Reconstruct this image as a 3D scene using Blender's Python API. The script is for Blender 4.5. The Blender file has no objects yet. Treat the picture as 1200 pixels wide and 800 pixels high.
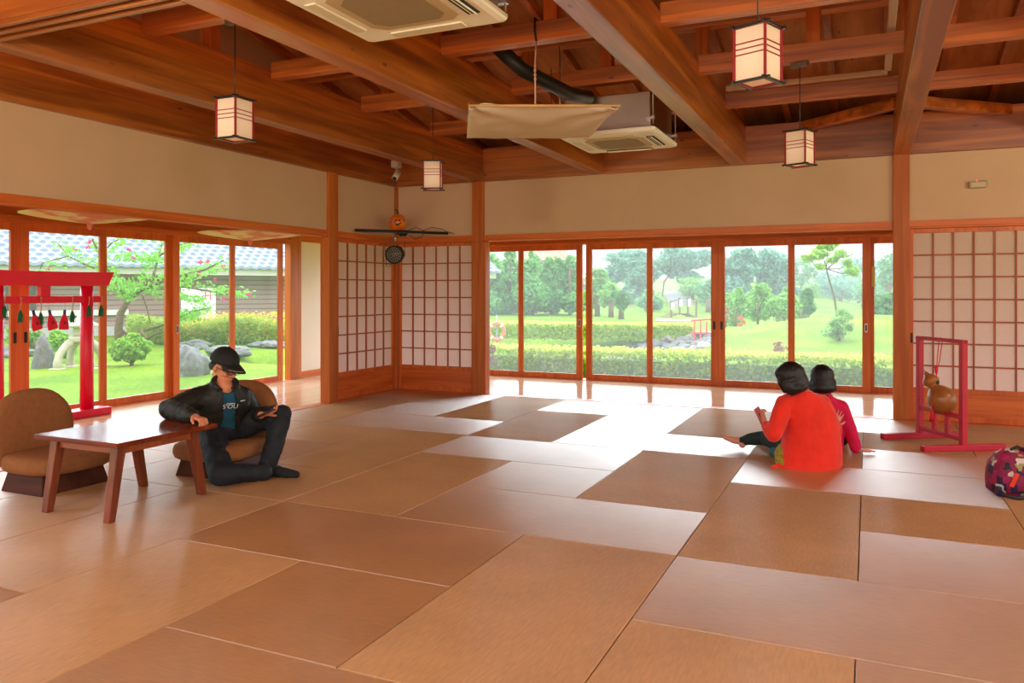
import bpy, bmesh, math, random
from mathutils import Vector, Matrix, noise
PI = math.pi
rnd = random.Random(7)
COL = bpy.context.scene.collection
SC = bpy.context.scene

# ---------------------------------------------------------------- camera geometry (for placing things at measured points)
FPX, HX, HY, EYE = 921.0, 600.0, 341.5, 1.30
PSI = math.atan(417.0/FPX)
FW = Vector((-math.sin(PSI), math.cos(PSI), 0)); RT = Vector((math.cos(PSI), math.sin(PSI), 0))
def at(px, py, d):
    """world point seen at photograph pixel (px,py) at forward distance d"""
    v = FW + RT*((px-HX)/FPX) + Vector((0, 0, (HY-py)/FPX))
    return Vector((0, 0, EYE)) + v*d
def at_z(px, py, z):
    d = (EYE-z)*FPX/(py-HY)
    return at(px, py, d)
def on_y(px, py, Y):
    v = FW + RT*((px-HX)/FPX)
    return at(px, py, Y/v.y)
def on_x(px, py, X):
    v = FW + RT*((px-HX)/FPX)
    return at(px, py, X/v.x)

# ---------------------------------------------------------------- mesh builder
class MB:
    def __init__(s): s.v=[]; s.f=[]; s.m=[]; s.sm=[]
    def add(s, vs, fs, mi=0, smooth=False):
        b=len(s.v); s.v += [tuple(v) for v in vs]
        for f in fs:
            s.f.append([i+b for i in f]); s.m.append(mi); s.sm.append(smooth)
        return s
    def box(s, x0,x1,y0,y1,z0,z1, mi=0):
        v=[(x0,y0,z0),(x1,y0,z0),(x1,y1,z0),(x0,y1,z0),(x0,y0,z1),(x1,y0,z1),(x1,y1,z1),(x0,y1,z1)]
        return s.add(v,[(3,2,1,0),(4,5,6,7),(0,1,5,4),(1,2,6,5),(2,3,7,6),(3,0,4,7)],mi)
    def obox(s, c, size, M=None, mi=0):
        M = M or Matrix.Identity(3); c=Vector(c)
        hx,hy,hz=[q/2 for q in size]
        v=[c+M@Vector(p) for p in [(-hx,-hy,-hz),(hx,-hy,-hz),(hx,hy,-hz),(-hx,hy,-hz),(-hx,-hy,hz),(hx,-hy,hz),(hx,hy,hz),(-hx,hy,hz)]]
        return s.add(v,[(3,2,1,0),(4,5,6,7),(0,1,5,4),(1,2,6,5),(2,3,7,6),(3,0,4,7)],mi)
    def bar(s, a, b, w, h, mi=0, up=(0,0,1)):
        """rectangular bar from a to b, width w (sideways) and height h (up)"""
        a=Vector(a); b=Vector(b); d=(b-a); L=d.length; d.normalize()
        up=Vector(up); side=d.cross(up)
        if side.length<1e-5: side=d.cross(Vector((0,1,0)))
        side.normalize(); u=side.cross(d).normalized()
        M=Matrix((d,side,u)).transposed()
        return s.obox((a+b)/2,(L,w,h),M,mi)
    def ring_tube(s, rings, mi=0, caps=True, smooth=True, closed=False):
        n=len(rings[0]); vs=[p for r in rings for p in r]; fs=[]
        R=len(rings)
        for k in range(R if closed else R-1):
            k2=(k+1)%R
            for i in range(n):
                j=(i+1)%n
                fs.append((k*n+i,k*n+j,k2*n+j,k2*n+i))
        if caps and not closed:
            fs.append(tuple(reversed(range(n)))); fs.append(tuple((R-1)*n+i for i in range(n)))
        return s.add(vs,fs,mi,smooth)
    def tube(s, pts, r, n=8, mi=0, closed=False, smooth=True):
        pts=[Vector(p) for p in pts]; R=len(pts)
        rs = r if isinstance(r,(list,tuple)) else [r]*R
        rings=[]; prev=None
        for k,p in enumerate(pts):
            if closed: d=pts[(k+1)%R]-pts[k-1]
            else: d=pts[min(k+1,R-1)]-pts[max(k-1,0)]
            d.normalize()
            if prev is None:
                u=d.orthogonal().normalized()
            else:
                u=(prev-d*prev.dot(d))
                u = u.normalized() if u.length>1e-6 else d.orthogonal().normalized()
            prev=u; w=d.cross(u)
            rings.append([p+(u*math.cos(2*PI*i/n)+w*math.sin(2*PI*i/n))*rs[k] for i in range(n)])
        return s.ring_tube(rings,mi,True,smooth,closed)
    def lathe(s, prof, c=(0,0,0), n=24, M=None, mi=0, smooth=True):
        M=M or Matrix.Identity(3); c=Vector(c)
        rings=[[c+M@Vector((r*math.cos(2*PI*i/n),r*math.sin(2*PI*i/n),z)) for i in range(n)] for r,z in prof]
        return s.ring_tube(rings,mi,True,smooth)
    def sphere(s, c, r, n=12, mi=0, M=None):
        if not hasattr(r,'__len__'): r=(r,r,r)
        M=M or Matrix.Identity(3); c=Vector(c); rings=[]
        m=max(6,n//2+2)
        for k in range(m):
            t=PI*(k+0.02)/(m-1+0.04)
            rings.append([c+M@Vector((r[0]*math.sin(t)*math.cos(2*PI*i/n),r[1]*math.sin(t)*math.sin(2*PI*i/n),-r[2]*math.cos(t))) for i in range(n)])
        return s.ring_tube(rings,mi)
    def capsule(s, a, b, ra, rb, n=12, mi=0):
        a=Vector(a); b=Vector(b); d=b-a
        L=max(d.length,1e-5); d=d/L; u=d.orthogonal().normalized(); w=d.cross(u); rings=[]
        for k in range(5):
            t=-PI/2*(1-k/4.0)*0.985
            rings.append([a+d*(ra*math.sin(t))+(u*math.cos(2*PI*i/n)+w*math.sin(2*PI*i/n))*(ra*math.cos(t)) for i in range(n)])
        for k in range(5):
            t=PI/2*(k/4.0)*0.985
            rings.append([b+d*(rb*math.sin(t))+(u*math.cos(2*PI*i/n)+w*math.sin(2*PI*i/n))*(rb*math.cos(t)) for i in range(n)])
        return s.ring_tube(rings,mi)
    def chain(s, pts, rs, n=12, mi=0):
        for k in range(len(pts)-1): s.capsule(pts[k],pts[k+1],rs[k],rs[k+1],n,mi)
        return s
    def loft(s, secs, n=20, p=2.3, mi=0):
        """secs: (centre, axis_u, axis_v, ru, rv)"""
        rings=[]
        for c,u,v,ru,rv in secs:
            c=Vector(c);u=Vector(u);v=Vector(v); ring=[]
            for i in range(n):
                t=2*PI*i/n; ct,st=math.cos(t),math.sin(t)
                ring.append(c+u*(ru*math.copysign(abs(ct)**(2/p),ct))+v*(rv*math.copysign(abs(st)**(2/p),st)))
            rings.append(ring)
        return s.ring_tube(rings,mi)
    def prism(s, poly, axis, lo, hi, mi=0):
        """extrude a 2D polygon: axis 'x': poly is (y,z); 'y': (x,z); 'z': (x,y)"""
        def P(q,t):
            return {'x':(t,q[0],q[1]),'y':(q[0],t,q[1]),'z':(q[0],q[1],t)}[axis]
        n=len(poly); v=[P(q,lo) for q in poly]+[P(q,hi) for q in poly]
        f=[tuple(range(n)),tuple(reversed(range(n,2*n)))]+[(i,i+n,(i+1)%n+n,(i+1)%n) for i in range(n)]
        return s.add(v,f,mi)
    def leaves(s, c, r, n, size, rng, shell=0.55, mi=0, aspect=0.55, flat=0.0):
        c=Vector(c)
        for _ in range(n):
            while True:
                d=Vector((rng.uniform(-1,1),rng.uniform(-1,1),rng.uniform(-1,1)))
                if 0.05<d.length<=1: break
            d=d.normalized(); rr=shell+(1-shell)*rng.random()**0.6
            p=c+Vector((d.x*r[0],d.y*r[1],d.z*r[2]))*rr
            nn=(d+Vector((rng.gauss(0,.6),rng.gauss(0,.6),rng.gauss(0,.6)+.35+flat))).normalized()
            u=nn.orthogonal().normalized(); a=rng.uniform(0,2*PI); w=nn.cross(u)
            u,w=u*math.cos(a)+w*math.sin(a), w*math.cos(a)-u*math.sin(a)
            L=size*rng.uniform(.6,1.3); W=L*aspect
            bend=nn*(L*.12)
            s.add([p-u*L*.5,p+w*W*.5-bend*.0,p+u*L*.5-bend,p-w*W*.5],[(0,1,2,3)],mi)
        return s
    def mesh(s, name):
        me=bpy.data.meshes.new(name); me.from_pydata(s.v,[],s.f)
        me.polygons.foreach_set('material_index',s.m); me.polygons.foreach_set('use_smooth',s.sm)
        me.validate(); me.update(); return me
    def build(s, name, mats, parent=None, bevel=0, loc=None, seg=2):
        me=s.mesh(name)
        if not isinstance(mats,(list,tuple)): mats=[mats]
        for m in mats: me.materials.append(m)
        o=bpy.data.objects.new(name,me); COL.objects.link(o)
        if parent is not None: o.parent=parent
        if loc is not None: o.location=loc
        if bevel:
            b=o.modifiers.new('Bevel','BEVEL'); b.width=bevel; b.segments=seg; b.limit_method='ANGLE'; b.angle_limit=0.6
        return o

def tag(o, label=None, cat=None, group=None, kind=None):
    if label: o['label']=label
    if cat: o['category']=cat
    if group: o['group']=group
    if kind: o['kind']=kind
    return o
def thing(name, label, cat, loc=(0,0,0), rz=0, group=None, kind=None):
    o=bpy.data.objects.new(name,None); COL.objects.link(o); o.empty_display_size=.1
    o.location=loc; o.rotation_euler=(0,0,rz)
    return tag(o,label,cat,group,kind)
def struct(o, label=None, cat=None): return tag(o,label,cat,None,'structure')
def copy_tree(o, parent=None):
    c=o.copy(); COL.objects.link(c); c.parent=parent
    for ch in list(o.children): copy_tree(ch,c)
    return c
def rotz(a): return Matrix.Rotation(a,3,'Z')
def remeshed(mb, name, mat, voxel, smooth=4, parent=None, cut=None, solid=0, noise_amp=0, noise_scale=.05):
    """fuse closed overlapping pieces into one continuous surface"""
    me=mb.mesh(name+'_src'); o=bpy.data.objects.new(name+'_src',me); COL.objects.link(o)
    r=o.modifiers.new('R','REMESH'); r.mode='VOXEL'; r.voxel_size=voxel; r.use_smooth_shade=True
    if smooth:
        q=o.modifiers.new('S','SMOOTH'); q.factor=.5; q.iterations=smooth
    dg=bpy.context.evaluated_depsgraph_get()
    ev=o.evaluated_get(dg); nm=bpy.data.meshes.new_from_object(ev)
    bpy.data.objects.remove(o); bpy.data.meshes.remove(me)
    nm.name=name
    if noise_amp or cut or solid:
        bm=bmesh.new(); bm.from_mesh(nm)
        if noise_amp:
            bm.normal_update()
            mv=[(v, v.normal*(noise_amp*(noise.noise(v.co/noise_scale)+.5*noise.noise(v.co/(noise_scale*.45))))) for v in bm.verts]
            for v,d in mv: v.co+=d
        if cut:
            bmesh.ops.delete(bm, geom=[f for f in bm.faces if cut(f.calc_center_median())], context='FACES')
            bmesh.ops.delete(bm, geom=[v for v in bm.verts if not v.link_faces], context='VERTS')
        bm.to_mesh(nm); bm.free()
    for p in nm.polygons: p.use_smooth=True
    nm.materials.clear(); nm.materials.append(mat)
    ob=bpy.data.objects.new(name,nm); COL.objects.link(ob)
    if parent is not None: ob.parent=parent
    if solid:
        so=ob.modifiers.new('Solid','SOLIDIFY'); so.thickness=solid; so.offset=0
    return ob

# ---------------------------------------------------------------- materials
def srgb(r,g,b):
    def c(x):
        x/=255.0
        return x/12.92 if x<=.04045 else ((x+.055)/1.055)**2.4
    return (c(r),c(g),c(b),1)
def newmat(name):
    m=bpy.data.materials.new(name); m.use_nodes=True; nt=m.node_tree
    return m, nt, nt.nodes['Principled BSDF'], nt.nodes['Material Output']
def N(nt,t,**kw):
    n=nt.nodes.new(t)
    for k,v in kw.items(): setattr(n,k,v)
    return n
def plain(name, col, rough=.6, metal=0, spec=.5, var=.0, scale=8, bump=0, bscale=60, sheen=0, emit=None, estr=0):
    m,nt,b,out=newmat(name)
    b.inputs['Base Color'].default_value=col; b.inputs['Roughness'].default_value=rough
    b.inputs['Metallic'].default_value=metal; b.inputs['Specular IOR Level'].default_value=spec
    if sheen: b.inputs['Sheen Weight'].default_value=sheen
    tc=N(nt,'ShaderNodeTexCoord')
    if var:
        nz=N(nt,'ShaderNodeTexNoise'); nz.inputs['Scale'].default_value=scale; nz.inputs['Detail'].default_value=4
        nt.links.new(tc.outputs['Object'],nz.inputs['Vector'])
        hs=N(nt,'ShaderNodeHueSaturation'); hs.inputs['Color'].default_value=col
        mr=N(nt,'ShaderNodeMapRange'); mr.inputs['From Min'].default_value=.3; mr.inputs['From Max'].default_value=.7
        mr.inputs['To Min'].default_value=1-var; mr.inputs['To Max'].default_value=1+var
        nt.links.new(nz.outputs['Fac'],mr.inputs['Value']); nt.links.new(mr.outputs['Result'],hs.inputs['Value'])
        nt.links.new(hs.outputs['Color'],b.inputs['Base Color'])
    if bump:
        nb=N(nt,'ShaderNodeTexNoise'); nb.inputs['Scale'].default_value=bscale
        nt.links.new(tc.outputs['Object'],nb.inputs['Vector'])
        bp=N(nt,'ShaderNodeBump'); bp.inputs['Strength'].default_value=bump; bp.inputs['Distance'].default_value=.01
        nt.links.new(nb.outputs['Fac'],bp.inputs['Height']); nt.links.new(bp.outputs['Normal'],b.inputs['Normal'])
    if emit is not None:
        b.inputs['Emission Color'].default_value=emit; b.inputs['Emission Strength'].default_value=estr
    return m
def wood(name, light, dark, axis='X', rough=.45, knots=0.0, grain=14, spec=.4, boards=0):
    m,nt,b,out=newmat(name); L=nt.links.new
    tc=N(nt,'ShaderNodeTexCoord'); mp=N(nt,'ShaderNodeMapping')
    sc={'X':(.06,1,1),'Y':(1,.06,1),'Z':(1,1,.06)}[axis]
    mp.inputs['Scale'].default_value=sc
    L(tc.outputs['Object'],mp.inputs['Vector'])
    n1=N(nt,'ShaderNodeTexNoise'); n1.inputs['Scale'].default_value=grain; n1.inputs['Detail'].default_value=6; n1.inputs['Distortion'].default_value=.6
    L(mp.outputs['Vector'],n1.inputs['Vector'])
    n2=N(nt,'ShaderNodeTexNoise'); n2.inputs['Scale'].default_value=grain*.22; n2.inputs['Detail'].default_value=2
    L(mp.outputs['Vector'],n2.inputs['Vector'])
    ad=N(nt,'ShaderNodeMath',operation='ADD'); L(n1.outputs['Fac'],ad.inputs[0]); L(n2.outputs['Fac'],ad.inputs[1])
    mr=N(nt,'ShaderNodeMapRange'); mr.inputs['From Min'].default_value=.82; mr.inputs['From Max'].default_value=1.18
    L(ad.outputs[0],mr.inputs['Value'])
    mx=N(nt,'ShaderNodeMix',data_type='RGBA'); mx.inputs[6].default_value=dark; mx.inputs[7].default_value=light
    L(mr.outputs['Result'],mx.inputs[0]); last=mx.outputs[2]
    if boards:   # laminated boards: a tone per lamella
        sx=N(nt,'ShaderNodeSeparateXYZ'); L(tc.outputs['Object'],sx.inputs[0])
        fl=N(nt,'ShaderNodeMath',operation='MULTIPLY'); fl.inputs[1].default_value=1/boards
        L(sx.outputs['Z'],fl.inputs[0])
        f2=N(nt,'ShaderNodeMath',operation='FLOOR'); L(fl.outputs[0],f2.inputs[0])
        wn=N(nt,'ShaderNodeTexWhiteNoise',noise_dimensions='1D'); L(f2.outputs[0],wn.inputs['W'])
        m3=N(nt,'ShaderNodeMapRange'); m3.inputs['To Min'].default_value=.70; m3.inputs['To Max'].default_value=1.2
        L(wn.outputs['Value'],m3.inputs['Value'])
        hs=N(nt,'ShaderNodeHueSaturation'); L(last,hs.inputs['Color']); L(m3.outputs['Result'],hs.inputs['Value']); last=hs.outputs['Color']
    if knots:
        mk=N(nt,'ShaderNodeMapping'); mk.inputs['Scale'].default_value={'X':(1.2,3.2,3.2),'Y':(3.2,1.2,3.2),'Z':(3.2,3.2,1.2)}[axis]
        L(tc.outputs['Object'],mk.inputs['Vector'])
        vo=N(nt,'ShaderNodeTexVoronoi'); vo.inputs['Scale'].default_value=2.3; vo.inputs['Randomness'].default_value=1
        L(mk.outputs['Vector'],vo.inputs['Vector'])
        kr=N(nt,'ShaderNodeMapRange'); kr.inputs['From Min'].default_value=.05; kr.inputs['From Max'].default_value=.10
        kr.inputs['To Min'].default_value=knots; kr.inputs['To Max'].default_value=0
        L(vo.outputs['Distance'],kr.inputs['Value'])
        mk2=N(nt,'ShaderNodeMix',data_type='RGBA'); mk2.inputs[7].default_value=tuple(c*.22 for c in dark[:3])+(1,)
        L(kr.outputs['Result'],mk2.inputs[0]); L(last,mk2.inputs[6]); last=mk2.outputs[2]
    L(last,b.inputs['Base Color'])
    b.inputs['Roughness'].default_value=rough; b.inputs['Specular IOR Level'].default_value=spec
    bp=N(nt,'ShaderNodeBump'); bp.inputs['Strength'].default_value=.12; bp.inputs['Distance'].default_value=.004
    L(n1.outputs['Fac'],bp.inputs['Height']); L(bp.outputs['Normal'],b.inputs['Normal'])
    return m
def leafmat(name, c1, c2, trans=.35, rough=.55, low=None):
    m,nt,b,out=newmat(name); L=nt.links.new
    g=N(nt,'ShaderNodeNewGeometry'); mx=N(nt,'ShaderNodeMix',data_type='RGBA')
    mx.inputs[6].default_value=c1; mx.inputs[7].default_value=c2
    L(g.outputs['Random Per Island'],mx.inputs[0])
    b.inputs['Roughness'].default_value=rough; b.inputs['Specular IOR Level'].default_value=.3
    L(mx.outputs[2],b.inputs['Base Color'])
    t=N(nt,'ShaderNodeBsdfTranslucent'); L(mx.outputs[2],t.inputs['Color'])
    ms=N(nt,'ShaderNodeMixShader'); ms.inputs[0].default_value=trans
    L(b.outputs[0],ms.inputs[1]); L(t.outputs[0],ms.inputs[2]); L(ms.outputs[0],out.inputs['Surface'])
    return m
def tatami(name, base, ribs, ior=1.5):
    """woven rush: the weave ribs run along `ribs`, so the sheen is stretched across them"""
    m,nt,b,out=newmat(name); L=nt.links.new
    tc=N(nt,'ShaderNodeTexCoord')
    mp=N(nt,'ShaderNodeMapping'); mp.inputs['Scale'].default_value=(.15,1,1) if ribs=='X' else (1,.15,1)
    L(tc.outputs['Object'],mp.inputs['Vector'])
    nz=N(nt,'ShaderNodeTexNoise'); nz.inputs['Scale'].default_value=90; nz.inputs['Detail'].default_value=3
    L(mp.outputs['Vector'],nz.inputs['Vector'])
    n2=N(nt,'ShaderNodeTexNoise'); n2.inputs['Scale'].default_value=2.2; n2.inputs['Detail'].default_value=5
    L(tc.outputs['Object'],n2.inputs['Vector'])
    ad=N(nt,'ShaderNodeMath',operation='ADD'); L(nz.outputs['Fac'],ad.inputs[0]); L(n2.outputs['Fac'],ad.inputs[1])
    mr=N(nt,'ShaderNodeMapRange'); mr.inputs['From Min'].default_value=.6; mr.inputs['From Max'].default_value=1.4
    mr.inputs['To Min'].default_value=.8; mr.inputs['To Max'].default_value=1.2
    L(ad.outputs[0],mr.inputs['Value'])
    hs=N(nt,'ShaderNodeHueSaturation'); hs.inputs['Color'].default_value=base; L(mr.outputs['Result'],hs.inputs['Value'])
    L(hs.outputs['Color'],b.inputs['Base Color'])
    b.inputs['Roughness'].default_value=TAT_ROUGH; b.inputs['Anisotropic'].default_value=TAT_ANISO
    b.inputs['Specular IOR Level'].default_value=TAT_SPEC; b.inputs['IOR'].default_value=ior
    cv=N(nt,'ShaderNodeCombineXYZ'); cv.inputs[0].default_value=1 if ribs=='X' else 0; cv.inputs[1].default_value=0 if ribs=='X' else 1
    L(cv.outputs[0],b.inputs['Tangent'])
    return m
TAT_ROUGH, TAT_ANISO, TAT_SPEC = .43, 1.0, 1.0
# ---------------------------------------------------------------- materials of the building
W_L, W_D = (.66,.20,.027,1), (.30,.070,.008,1)
wood_x = wood('cedar along x', W_L, W_D, 'X', .38, .85, 16, 1.0, .07)
wood_y = wood('cedar along y', W_L, W_D, 'Y', .38, .85, 16, 1.0, .07)
wood_z = wood('cedar post', (.56,.16,.026,1), (.40,.095,.013,1), 'Z', .45, 0, 20, .35)
fr_x = wood('door frame wood x', (.68,.165,.027,1), (.50,.100,.015,1), 'X', .38, 0, 22)
fr_y = wood('door frame wood y', (.68,.165,.027,1), (.50,.100,.015,1), 'Y', .38, 0, 22)
fr_z = wood('door frame wood z', (.68,.165,.027,1), (.50,.100,.015,1), 'Z', .38, 0, 22)
board_m = wood('roof boards', (.60,.27,.10,1), (.40,.15,.045,1), 'Y', .6, .8, 10)
plaster = plain('plaster', srgb(206,174,144), .85, var=.03, scale=3, bump=.08, bscale=120)
plaster_out = plain('outer plaster', srgb(236,230,216), .85, var=.02, scale=3)
engawa_m = wood('engawa boards', (.70,.48,.29,1), (.60,.38,.21,1), 'X', .14, 0, 12, 1.0)
engawa_my = wood('engawa boards side', (.70,.46,.26,1), (.58,.34,.17,1), 'Y', .14, 0, 12, 1.0)
dark_gap = plain('gap', (.05,.03,.02,1), .9)
metal_dark = plain('dark metal', (.03,.028,.025,1), .4, .6)
steel = plain('brushed steel', (.55,.52,.48,1), .35, .9)
tat_x = tatami('tatami ribs x', srgb(176,128,82), 'X', 1.85); tat_y = tatami('tatami ribs y', srgb(192,146,96), 'Y')  # y mats coloured paler than x mats, standing in for window sheen

def paper_mat():
    m,nt,b,out=newmat('shoji paper'); L=nt.links.new
    tc=N(nt,'ShaderNodeTexCoord'); nz=N(nt,'ShaderNodeTexNoise'); nz.inputs['Scale'].default_value=40
    L(tc.outputs['Object'],nz.inputs['Vector'])
    cr=N(nt,'ShaderNodeMix',data_type='RGBA'); cr.inputs[6].default_value=srgb(222,200,188); cr.inputs[7].default_value=srgb(236,216,204)
    L(nz.outputs['Fac'],cr.inputs[0]); L(cr.outputs[2],b.inputs['Base Color']); b.inputs['Roughness'].default_value=.9
    t=N(nt,'ShaderNodeBsdfTranslucent'); t.inputs['Color'].default_value=srgb(236,222,216)
    ms=N(nt,'ShaderNodeMixShader'); ms.inputs[0].default_value=.4
    L(b.outputs[0],ms.inputs[1]); L(t.outputs[0],ms.inputs[2]); L(ms.outputs[0],out.inputs['Surface'])
    return m
paper = paper_mat()
def glass_mat(name,GLASS_VEIL):
    m,nt,b,out=newmat(name); L=nt.links.new; nt.nodes.remove(b)
    tr=N(nt,'ShaderNodeBsdfTransparent'); tr.inputs['Color'].default_value=(GLASS_T,GLASS_T*1.01,GLASS_T*1.005,1)
    di=N(nt,'ShaderNodeBsdfTranslucent'); di.inputs['Color'].default_value=(.93,.97,.97,1)
    tc=N(nt,'ShaderNodeTexCoord'); nz=N(nt,'ShaderNodeTexNoise'); nz.inputs['Scale'].default_value=1.6; nz.inputs['Detail'].default_value=5
    L(tc.outputs['Object'],nz.inputs['Vector'])
    mr=N(nt,'ShaderNodeMapRange'); mr.inputs['To Min'].default_value=GLASS_VEIL*.7; mr.inputs['To Max'].default_value=GLASS_VEIL*1.3
    L(nz.outputs['Fac'],mr.inputs['Value'])
    m1=N(nt,'ShaderNodeMixShader'); L(mr.outputs['Result'],m1.inputs[0]); L(tr.outputs[0],m1.inputs[1]); L(di.outputs[0],m1.inputs[2])
    lw=N(nt,'ShaderNodeLayerWeight'); lw.inputs['Blend'].default_value=.5
    pw=N(nt,'ShaderNodeMath',operation='POWER'); pw.inputs[1].default_value=5; L(lw.outputs['Facing'],pw.inputs[0])
    ma=N(nt,'ShaderNodeMath',operation='MULTIPLY_ADD'); ma.inputs[1].default_value=.8; ma.inputs[2].default_value=.018; L(pw.outputs[0],ma.inputs[0])
    gl=N(nt,'ShaderNodeBsdfGlossy'); gl.inputs['Roughness'].default_value=.02
    m2=N(nt,'ShaderNodeMixShader'); L(ma.outputs[0],m2.inputs[0]); L(m1.outputs[0],m2.inputs[1]); L(gl.outputs[0],m2.inputs[2])
    L(m2.outputs[0],out.inputs['Surface'])
    return m
GLASS_T=.83
glass = glass_mat('window glass',.045); glass_clear=glass_mat('clean window glass',.018)

XL, YB, XO, YO = -5.74, 8.93, -7.80, 11.0      # inner shoji lines, outer door lines
MOD = .8175; GX0, GY0 = -.04, 3.86
# ---------------------------------------------------------------- floor of tatami mats (a pattern of the floor) and the boarded veranda
mats = [(-7,-5,5,6,'X'),(-6,-5,4,5,'X'),(-7,-6,3,5,'Y'),(-6,-4,3,4,'X'),(-5,-4,4,6,'Y'),(-4,-3,3,5,'Y'),(-4,-2,5,6,'X'),
 (-3,-2,4,5,'X'),(-2,-1,4,6,'Y'),(-3,-1,3,4,'X'),(-4,-2,2,3,'X'),(-2,-1,1,3,'Y'),(-3,-2,1,2,'X'),(-3,-1,0,1,'X'),(-4,-3,0,2,'Y'),
 (-5,-4,1,3,'Y'),(-6,-5,2,3,'Y'),(-6,-5,1,2,'X'),(-5,-4,0,1,'Y'),(-4,-2,-1,0,'X'),(-2,-1,-2,0,'Y'),(-3,-2,-2,-1,'X'),(-4,-3,-3,-1,'Y'),
 (-3,-1,-3,-2,'X'),(-5,-4,-2,0,'Y'),(-5,-4,-3,-2,'X'),(-6,-5,0,1,'Y'),(-6,-5,-2,0,'Y'),(-7,-6,1,3,'Y'),(-7,-6,-1,1,'Y'),(-7,-6,-3,-1,'Y'),
 (-1,0,0,2,'Y'),(-1,1,2,3,'X'),(-1,0,3,5,'Y'),(-1,1,5,6,'X'),(0,1,4,5,'Y'),(1,3,4,5,'X'),(1,2,5,6,'Y'),(0,2,3,4,'X'),(1,2,1,3,'Y'),(0,1,1,2,'Y'),(0,2,0,1,'X'),
 (-1,1,-1,0,'X'),(-1,0,-3,-1,'Y'),(0,2,-2,-1,'X'),(2,3,2,4,'Y'),(2,3,0,2,'Y'),(1,2,-1,0,'Y'),(0,1,-3,-2,'X'),(-2,-1,-4,-3,'Y')]
cover=set()
for a,b_,c,d,_ in mats:
    for i in range(a,b_):
        for j in range(c,d): cover.add((i,j))
for i in range(-7,8):
    for j in range(-9,6):
        if (i,j) not in cover: mats.append((i,i+1,j,j+1,'X' if (i+j)%2 else 'Y'))
fb=MB()
for a,b_,c,d,w in mats:
    x0,x1,y0,y1=GX0+MOD*a,GX0+MOD*b_,GY0+MOD*c,GY0+MOD*d
    if d==6: y1=8.86
    if a==-7: x0=-5.70
    g=.0022
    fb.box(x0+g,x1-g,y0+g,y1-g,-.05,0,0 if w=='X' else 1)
fb.box(-5.9,6.6,-3.6,8.95,-.09,-.045,2)
fb.box(-5.84,6.6,8.865,9.035,-.05,.003,3); fb.box(-5.84,-5.705,-3.5,8.864,-.05,.003,4)      # sliding-door sills
# veranda boards
bw=.31
y=YB+.03
while y<YO+.02:
    fb.box(-7.83,6.6,y+.0008,min(y+bw,YO+.05)-.0008,-.05,-.002,5); y+=bw
x=-7.83
while x<-5.85:
    fb.box(x+.0008,min(x+bw,-5.80)-.0008,-3.5,YB+.03,-.05,-.002,6); x+=bw
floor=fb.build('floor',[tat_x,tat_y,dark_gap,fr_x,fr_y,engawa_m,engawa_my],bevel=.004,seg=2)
struct(floor,'tatami mats laid in two weave directions with a polished board veranda around them','floor')

# ---------------------------------------------------------------- upper walls
def panelmesh(name,label,mat,*boxes,bevel=.0):
    mb=MB()
    for b_ in boxes: mb.box(*b_)
    return struct(mb.build(name,mat,bevel=bevel),label,'wall')
panelmesh('wall_left','cream plaster band above the lintel on the garden side, left of the corner',plaster,(-5.83,-5.75,-3.5,8.97,1.97,2.72))
panelmesh('wall_back','cream plaster band above the lintel over the long row of glass doors',plaster,(-5.83,6.6,8.94,9.02,1.97,2.72))
panelmesh('wall_veranda','narrow white wall with wooden base at the end of the left veranda',plaster_out,(-7.88,-7.80,9.44,11.1,.1,2.3))
struct(MB().box(-7.79,-7.765,9.44,10.95,0,.10).build('baseboard_veranda',fr_y,bevel=.004),'wooden base board under the white veranda wall','baseboard')
panelmesh('wall_right','plaster band over the open side of the hall out on the right',plaster,(6.6,6.68,-3.5,9.0,2.4,2.9))
panelmesh('wall_rear','plaster band over the open rear side of the hall behind the viewer',plaster,(-5.83,6.6,-3.58,-3.5,2.75,2.9))
# upper outer wall bands above the glass doors
struct(MB().box(-7.86,-7.76,-3.5,11.08,2.05,2.45).build('trim_1',fr_y,bevel=.006),'broad wooden band above the glass doors on the left','trim')
struct(MB().box(-7.86,6.6,10.96,11.06,2.02,2.45).build('trim_2',fr_x,bevel=.006),'broad wooden band above the glass doors at the back','trim')
struct(MB().box(-7.9,6.6,YB+.1,11.1,2.45,2.5).box(-7.9,-5.83,-3.5,YB+.1,2.45,2.5).build('ceiling_veranda',wood_x),'boarded ceiling of the veranda','ceiling')
# lintels (nageshi + grooved kamoi) on the shoji lines
def lintel(name,label,axis,lo,hi,pos,inward,mat):
    mb=MB(); s=inward
    def bx(d0,d1,z0,z1):
        a,b_=sorted((pos+s*d0,pos+s*d1))
        if axis=='x': mb.box(lo,hi,a,b_,z0,z1)
        else: mb.box(a,b_,lo,hi,z0,z1)
    bx(-.09,.015,1.955,2.016)           # face board
    bx(-.095,-.075,1.937,1.955); bx(-.05,-.03,1.937,1.955); bx(-.005,.010,1.937,1.955)   # track ribs
    return struct(mb.build(name,mat,bevel=.003),label,'lintel')
lintel('lintel_left','wooden door lintel with tracks under the left plaster band','y',-3.5,8.93,XL,1,fr_y)
lintel('lintel_back','wooden door lintel with tracks under the back plaster band','x',-5.74,6.6,YB,-1,fr_x)

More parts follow.
